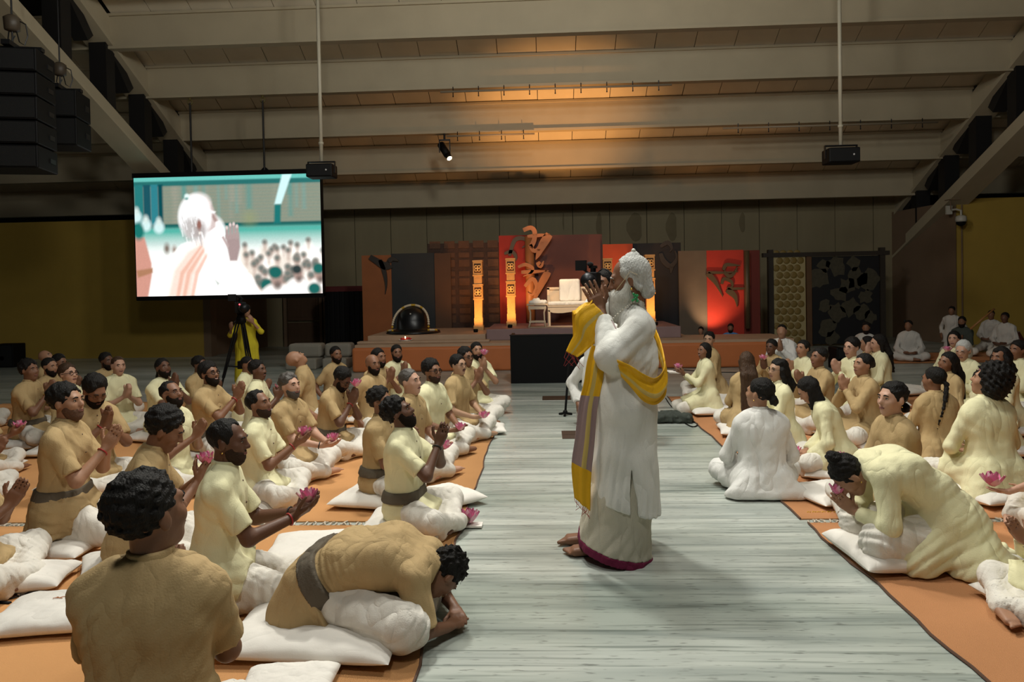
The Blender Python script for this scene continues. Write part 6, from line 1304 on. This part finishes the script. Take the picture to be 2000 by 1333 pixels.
# ------------------------------------------------------------------ the man bowing right down on the left
def limbs(S, A, B, C, r, k=.03): S.cap(A, B, r[0], r[1], k=k); S.cap(B, C, r[1], r[2], k=k)
def bow_man():
    base = onz(664, 1222); base.z = RUGZ; th = math.radians(86 + 180); v = .0068
    hip = A3((0, -.10, .23)); wa = A3((0, .06, .33)); ch = A3((0, .28, .36)); sh = A3((0, .43, .32)); nb = A3((0, .49, .295))
    R = rotm('Z', 42) @ rotm('X', -74); hc = A3((-.03, .535, .255)); h = .93; S = SDF(); Lx = (1, 0, 0)
    S.cap(hip, wa, .09, .08, Lx, .08, .07); S.cap(wa, ch, .08, .085, Lx, .07, .09); S.cap(ch, sh, .085, .05, Lx, .09, .12); S.cap(nb - A3((0, .03, -.02)), hc, .05, .05); head_prims(S, hc, R, h)
    J = {}
    for s_ in (-1, 1):
        S0 = A3((s_ * .17, .43, .31)); E = A3((s_ * .22, .49, .08)); W = A3((s_ * .10, .58, .05)); S.cap(S0, E, .047, .04); S.cap(E, W, .039, .027, k=.02); hand(S, W, (-s_ * .9, .35, -.05), (0, 0, -1), (-s_ * .3, -.9, 0), 8); J[s_] = (S0, E, W)
        S.cap((s_ * .09, -.06, .17), (s_ * .28, .40, .12), .05, .045); S.cap((s_ * .28, .40, .12), (-s_ * .02, .36, .06), .05, .035); S.cap((-s_ * .02, .26, .06), (-s_ * .14, .20, .05), .034, .022)
    root = sdf_obj('person', S, v, SKIN[2]); root.location = base; root.rotation_euler = (0, 0, th); root.scale = (.93,) * 3; tag(root, 'man in tan bowing down with his forehead to the floor', 'person')
    hair_obj(dict(hc=hc, R=R, h=h, up=A3((0, .8, .3))), dict(hair='curly', seed=77), root, 1., v); face_parts(dict(hc=hc, R=R, h=h), dict(eyes='closed'), root, 1., 0)
    S = SDF(); S.cap(hip + A3((0, .02, 0)), wa, .135, .125, Lx, .10, .085, k=.05); S.cap(wa, ch, .125, .125, Lx, .085, .10, k=.05); S.cap(ch, sh, .125, .075, Lx, .10, .135, k=.05); S.cap(sh, nb + A3((0, .02, -.02)), .075, .066, k=.03, fb=True)
    for s_ in (-1, 1): S0, E, W = J[s_]; S.cap(sh, S0, .07, .07, k=.04); S.cap(S0, S0 + (E - S0) * .92, .074, .078, k=.03, fb=True)
    f1 = folds(61, .0035, .15, 5); f2 = folds(62, .008, .07, 3, (.2, .8, .5)); S.folds = lambda P: f1(P) + f2(P) * np.clip(.5 - (P[:, 1] - .1) * 4, 0, 1); sdf_obj('shirt', S, .0072, CL['tan'], root)
    S = SDF(); d = nrm(wa - hip); S.cap(hip, hip + A3((0, -.06, -.12)), .15, .15, Lx, .11, .14, k=.05); S.cap(hip + A3((0, .08, -.03)), hip + A3((0, .16, -.12)), .12, .10, Lx, .12, .18, k=.06); S.cut((0, 0, .06), (0, 0, -1)); S.cut(hip + d * .05, d); S.folds = folds(64, .009, .09, 3, (.8, .5, .2)); sdf_obj('shirt_skirt', S, .0072, CL['tan'], root)
    S = SDF(); S.cap(hip + d * .035, hip + d * .12, .162, .150, Lx, .11, .10, k=.01, fa=True, fb=True); S.folds = folds(65, .004, .028, 4, tuple(d)); sdf_obj('waist_sash', S, .0072, CL['grey'], root)
    S = SDF(); a = A3((.02, -.24, .20)); S.cap(a, a + A3((.03, -.04, -.10)), .02, .016, Lx, .015, .025); S.cap(a + A3((.03, -.04, -.10)), a + A3((.05, -.03, -.17)), .016, .012, Lx, .025, .04); sdf_obj('sash_tail', S, .0072, CL['grey'], root)
    S = SDF()
    for s_ in (-1, 1): S.cap((s_ * .09, -.06, .17), (s_ * .28, .42, .13), .115, .105, k=.06); S.cap((s_ * .28, .42, .13), (-s_ * .04, .40, .075), .095, .07, k=.05)
    S.cap((0, .02, .12), (0, .40, .07), .07, .06, Lx, .1, .2, k=.06); S.cut((0, 0, .006), (0, 0, -1)); g1 = folds(66, .004, .14, 5); g2 = folds(67, .007, .065, 3, (.5, -.3, .8)); S.folds = lambda P: g1(P) + g2(P); sdf_obj('dhoti', S, .0072, CL['dhoti'], root)
    return base, th
bb, bt = bow_man()
c = cushion('long white cushion under the man bowing to the floor', bb + Matrix.Rotation(bt, 3, 'Z') @ Vector((.17, -.04, 0)), bt + 1.57, 1, 1, 1.0); c.scale = (1.35, 1.0, 1.0)
# ------------------------------------------------------------------ the woman bowing on the right
def bow_woman():
    base = onz(1790, 1098); base.z = RUGZ; th = math.radians(-94 + 180); v = .0068; s = .98
    hip = A3((0, -.16, .25)); wa = A3((0, -.06, .40)); ch = A3((0, .10, .51)); sh = A3((0, .22, .53)); nb = A3((0, .275, .525))
    R = rotm('X', -62); hc = A3((.0, .355, .475)); h = .92; S = SDF(); Lx = (1, 0, 0)
    S.cap(hip, wa, .09, .07, Lx, .07, .06); S.cap(wa, ch, .07, .075, Lx, .06, .08); S.cap(ch, sh, .075, .05, Lx, .08, .10); S.cap(nb - A3((0, .04, .0)), hc - A3((0, .02, 0)), .045, .045); head_prims(S, hc, R, h, 1)
    J = {}
    for s_ in (-1, 1):
        S0 = A3((s_ * .15, .22, .51)); E = A3((s_ * .21, .22, .26)); W = A3((s_ * .02, .34, .28)); S.cap(S0, E, .042, .035); S.cap(E, W, .035, .025, k=.02); hand(S, W, (-s_ * .05, .72, .65), (-s_, .1, .2), (0, -.7, .7), 15, .92); J[s_] = (S0, E, W)
        S.cap((s_ * .08, -.14, .22), (s_ * .16, .24, .16), .08, .055); S.cap((s_ * .16, .24, .16), (s_ * .10, -.20, .07), .05, .035); S.cap((s_ * .1, -.20, .07), (s_ * .09, -.36, .04), .034, .022)
    root = sdf_obj('person', S, v, SKIN[1]); root.location = base; root.rotation_euler = (0, 0, th); tag(root, 'woman in pale yellow bowing low over a lotus, hair in topknot', 'person')
    hair_obj(dict(hc=hc, R=R, h=h, up=A3((0, .8, .3))), dict(hair='bun', bun=(0, -.055, .135), bunr=.046, seed=31), root, 1., v); face_parts(dict(hc=hc, R=R, h=h), dict(eyes='closed', earring=1), root, 1., 0)
    S = SDF(); S.cap(hip, wa, .14, .115, Lx, .10, .08, k=.05); S.cap(wa, ch, .115, .115, Lx, .08, .09, k=.05); S.cap(ch, sh, .115, .075, Lx, .09, .11, k=.05); S.cap(sh, nb + A3((0, .015, 0)), .07, .056, k=.03, fb=True)
    for s_ in (-1, 1): S0, E, W = J[s_]; S.cap(sh, S0, .066, .066, k=.04); S.cap(S0, E, .066, .058, k=.03); S.cap(E, E + (W - E) * .8, .055, .042, k=.025, fb=True)
    S.cap(hip, A3((0, -.22, .06)), .15, .16, Lx, .10, .20, k=.07); S.cap(A3((0, -.22, .06)), A3((0, -.52, .02)), .12, .035, Lx, .20, .16, k=.07); S.cap(hip + A3((0, .06, -.04)), A3((0, .08, .06)), .13, .10, Lx, .12, .20, k=.06)
    S.cut((0, 0, .010), (0, 0, -1)); f1 = folds(71, .0035, .14, 5); f2 = folds(72, .011, .11, 3, (.3, .65, .6)); S.folds = lambda P: f1(P) + f2(P) * np.clip(1.1 - P[:, 2] * 2.6, .15, 1); sdf_obj('kurta', S, .0072, CL['yellow'], root)
    S = SDF()
    for s_ in (-1, 1): S.cap((s_ * .09, -.10, .20), (s_ * .17, .25, .16), .11, .10, k=.06); S.cap((s_ * .17, .25, .16), (s_ * .11, -.18, .08), .09, .065, k=.05)
    S.cap((-.1, -.2, .06), (-.12, -.55, .03), .06, .04, k=.04); S.cut((0, 0, .006), (0, 0, -1)); g1 = folds(76, .004, .14, 5); g2 = folds(77, .007, .065, 3, (.5, -.3, .8)); S.folds = lambda P: g1(P) + g2(P); sdf_obj('trousers', S, .0072, CL['dhoti'], root)
    M = Matrix.Rotation(th, 3, 'Z'); lotus('deep pink lotus pressed to the face of the bowing woman', base + M @ Vector((0, .42, .37)), 3, .9)
    return base, th
wb_, wt_ = bow_woman(); MW = Matrix.Rotation(wt_, 3, 'Z')
c = cushion('white cushion under the knees of the bowing woman', wb_ + MW @ Vector((0, .17, 0)), wt_ + .12, 1, 2); c.scale = (.95, .9, 1.2)
cushion('flat white cushion in front of the bowing woman', onz(1622, 975), .35, 1, 3, 1.0).scale = (.85, .95, .8)
# ------------------------------------------------------------------ empty cushions
c = cushion('empty white cushion with a small stitched mark, mid left rug', onz(622, 1084), .12, 1, 0); c.scale = (1.0, 1.0, .8)
def stitch(p, sc_, rz):
    q = MB(); 
    for k, pts in enumerate((((-.03, .0), (-.015, .006), (0, 0), (.02, -.006)), ((0, 0), (.012, .012), (.028, .014)), ((-.02, .004), (-.012, .014), (-.004, .010)))): q.tube([(a, b, 0) for a, b in pts], .002, 4)
    return q
def mark(c, lx, ly, lz):
    q = stitch(None, 1, 0); o = q.build('stitched_mark', mat('stitch_orange', (.45, .16, .05), .7, .1), c); o.location = (lx, ly, lz); return o
mark(c, .02, -.06, .107)
c = cushion('white cushion with an orange stitched mark, lower left', onz(118, 1215), .18, 1, 2); c.scale = (.95, .85, .9); mark(c, -.02, .04, .107)
cushion('white cushion at the bottom edge of the left rug', onz(562, 1358), .1, 1, 3).scale = (.62, .55, .7)
c = cushion('thick white cushion below the left edge knee', onz(22, 1150), .22, 1, 1); c.scale = (1.0, .65, 1.0)
cushion('white cushion beside the lap of the smiling man', onz(862, 985), .75, 1, 2).scale = (.85, .9, .9)
cushion('white cushion beside the elder woman with the lotus', onz(1690, 905), .3, 1, 1).scale = (1.0, .8, .8)
cushion('white cushion behind the slim man at the rug edge', onz(945, 845), .1, 1, 0).scale = (.8, .8, .8)
cushion('white cushion in the middle of the women', onz(1775, 770), .4, 1, 3)
cushion('white cushion behind the smiling woman at the rug end', onz(1420, 792), .1, 1, 2)
# held and standing things of the back rows
d = PEOPLE['C1']; J = d['J']; p = (J['r']['W'] + J['l']['W']) / 2 + A3((0, .05, .12)); M = Matrix.Rotation(d['th'], 3, 'Z')
video_camera('video_camera', 'black video camera held up by the cameraman with headphones', Matrix.Translation(at(1158, 548, d['base'].y - .35)) @ Matrix.Rotation(math.radians(-12), 4, 'Z'))
hp = d['root']; hc = J['hc'] * d['sc']; b = MB(); R = J['R']
b.tube([Vector((hc + R @ A3((.095 * math.cos(t), -.01, .02 + .12 * math.sin(t)))).tolist()) for t in np.linspace(0, math.pi, 12)], .010, 6)
for x in (-1, 1): b.bar(Vector((hc + R @ A3((x * .075, -.005, .0))).tolist()), Vector((hc + R @ A3((x * .105, -.005, .0))).tolist()), .036, 12)
b.build('headphones', M_BLACK, hp, True)
p = onz(1104, 812); b = MB(); r = empty('monopod', p); tag(r, 'black monopod standing beside the crouching assistant', 'stand'); b.bar((0, 0, .02), (.07, .1, .75), .014); b.build('pole', M_BLACK, r)
b = MB()
for k in range(3): a = k * 2.09 + .4; b.bar((0, 0, .03), (.09 * math.cos(a), .09 * math.sin(a), .01), .014)
b.ball((0, 0, .04), .03); b.build('foot', M_BLACK, r)
p = onz(1787, 699); r = empty('microphone_stand', p); tag(r, 'black microphone stand in front of the singer', 'stand'); b = MB(); b.lathe([(.12, 0), (.12, .015), (.02, .03)], n=14); b.build('base', M_BLACK, r, True); b = MB(); b.bar((0, 0, .02), (0, 0, .45), .013); b.build('pole', M_BLACK, r); b = MB(); b.bar((0, 0, .44), (-.12, .05, .66), .010); b.build('boom', M_BLACK, r); b = MB(); b.bar((-.12, .05, .66), (-.15, .07, .72), .014, 8, .024); b.ball((-.155, .072, .73), .028, 8, 6); b.build('microphone', M_GRILL, r, True)
d = PEOPLE['M4']; bs = d['base']; b = MB(); b.bar(bs + Vector((-.05, -.35, .55)), bs + Vector((.42, -.35, .95)), .02, 8); tag(b.build('wooden_flute', mat('flute_wood', (.35, .16, .05), .5, .2), smooth=True), 'light wooden flute held by the bearded musician', 'flute')
d = PEOPLE['M5']; b = MB(); b.lathe([(.15, 0), (.24, .12), (.26, .3), (.20, .42), (.19, .44)], n=18); o = b.build('drum', mat('drum_red', (.14, .03, .015), .5, .2), smooth=True); o.location = d['base'] + Vector((0, -.55, RUGZ)); tag(o, 'dark red drum in front of the man at the right wall', 'drum')
b = MB(); b.lathe([(.195, .44), (.195, .455), (.02, .46)], n=18); b.build('drum_skin', M_IVORY, o, True)
d = PEOPLE['R5']; p = onz(1348, 727, .62); b = MB(); b.box(-.09, .09, -.06, .06, 0, .006); b.box(-.09, .0, -.06, .06, .006, .012); o = b.build('white_papers', CL['cushion']); o.location = d['base'] + Matrix.Rotation(d['th'], 3, 'Z') @ Vector((.0, .40, .50)); o.rotation_euler = (.1, .1, .3); tag(o, 'folded white papers held by the smiling woman at the rug end', 'paper')
d = PEOPLE['R25']; J = d['J']; a = J['l']; p = a['W'] + nrm(a['d']) * .10 + A3((0, 0, .03)); lotus('large pink lotus on the outstretched hand at the right edge', d['base'] + Matrix.Rotation(d['th'], 3, 'Z') @ Vector((p * d['sc']).tolist()), 9, 1.25)
# warm stage light
lamp('throne_spot', 'SPOT', (-.3, 11.2, 6.3), (.55, 15.1, 1.25), 1700, (1, .74, .50), .06, 17, .6)
lamp('stage_uplight', 'SPOT', (.3, 13.75, .62), (.35, 16.7, 5.5), 1500, (1, .47, .15), .08, 52, 1.)
lamp('red_board_uplight', 'SPOT', (at(1384, 640, 15.9).x, 15.9, .35), (at(1392, 560, 16.5).x, 16.5, 1.1), 75, (1, .62, .35), .03, 75, .8)
lamp('orange_board_uplight', 'SPOT', (at(1210, 640, 16.2).x, 16.1, .85), (at(1206, 540, 16.7).x, 16.7, 1.9), 60, (1, .55, .25), .03, 80, .8)
lamp('red_board_uplight', 'SPOT', (at(1008, 640, 16.2).x, 16.0, .85), (at(1012, 540, 16.7).x, 16.8, 1.9), 30, (1, .55, .25), .03, 80, .8)
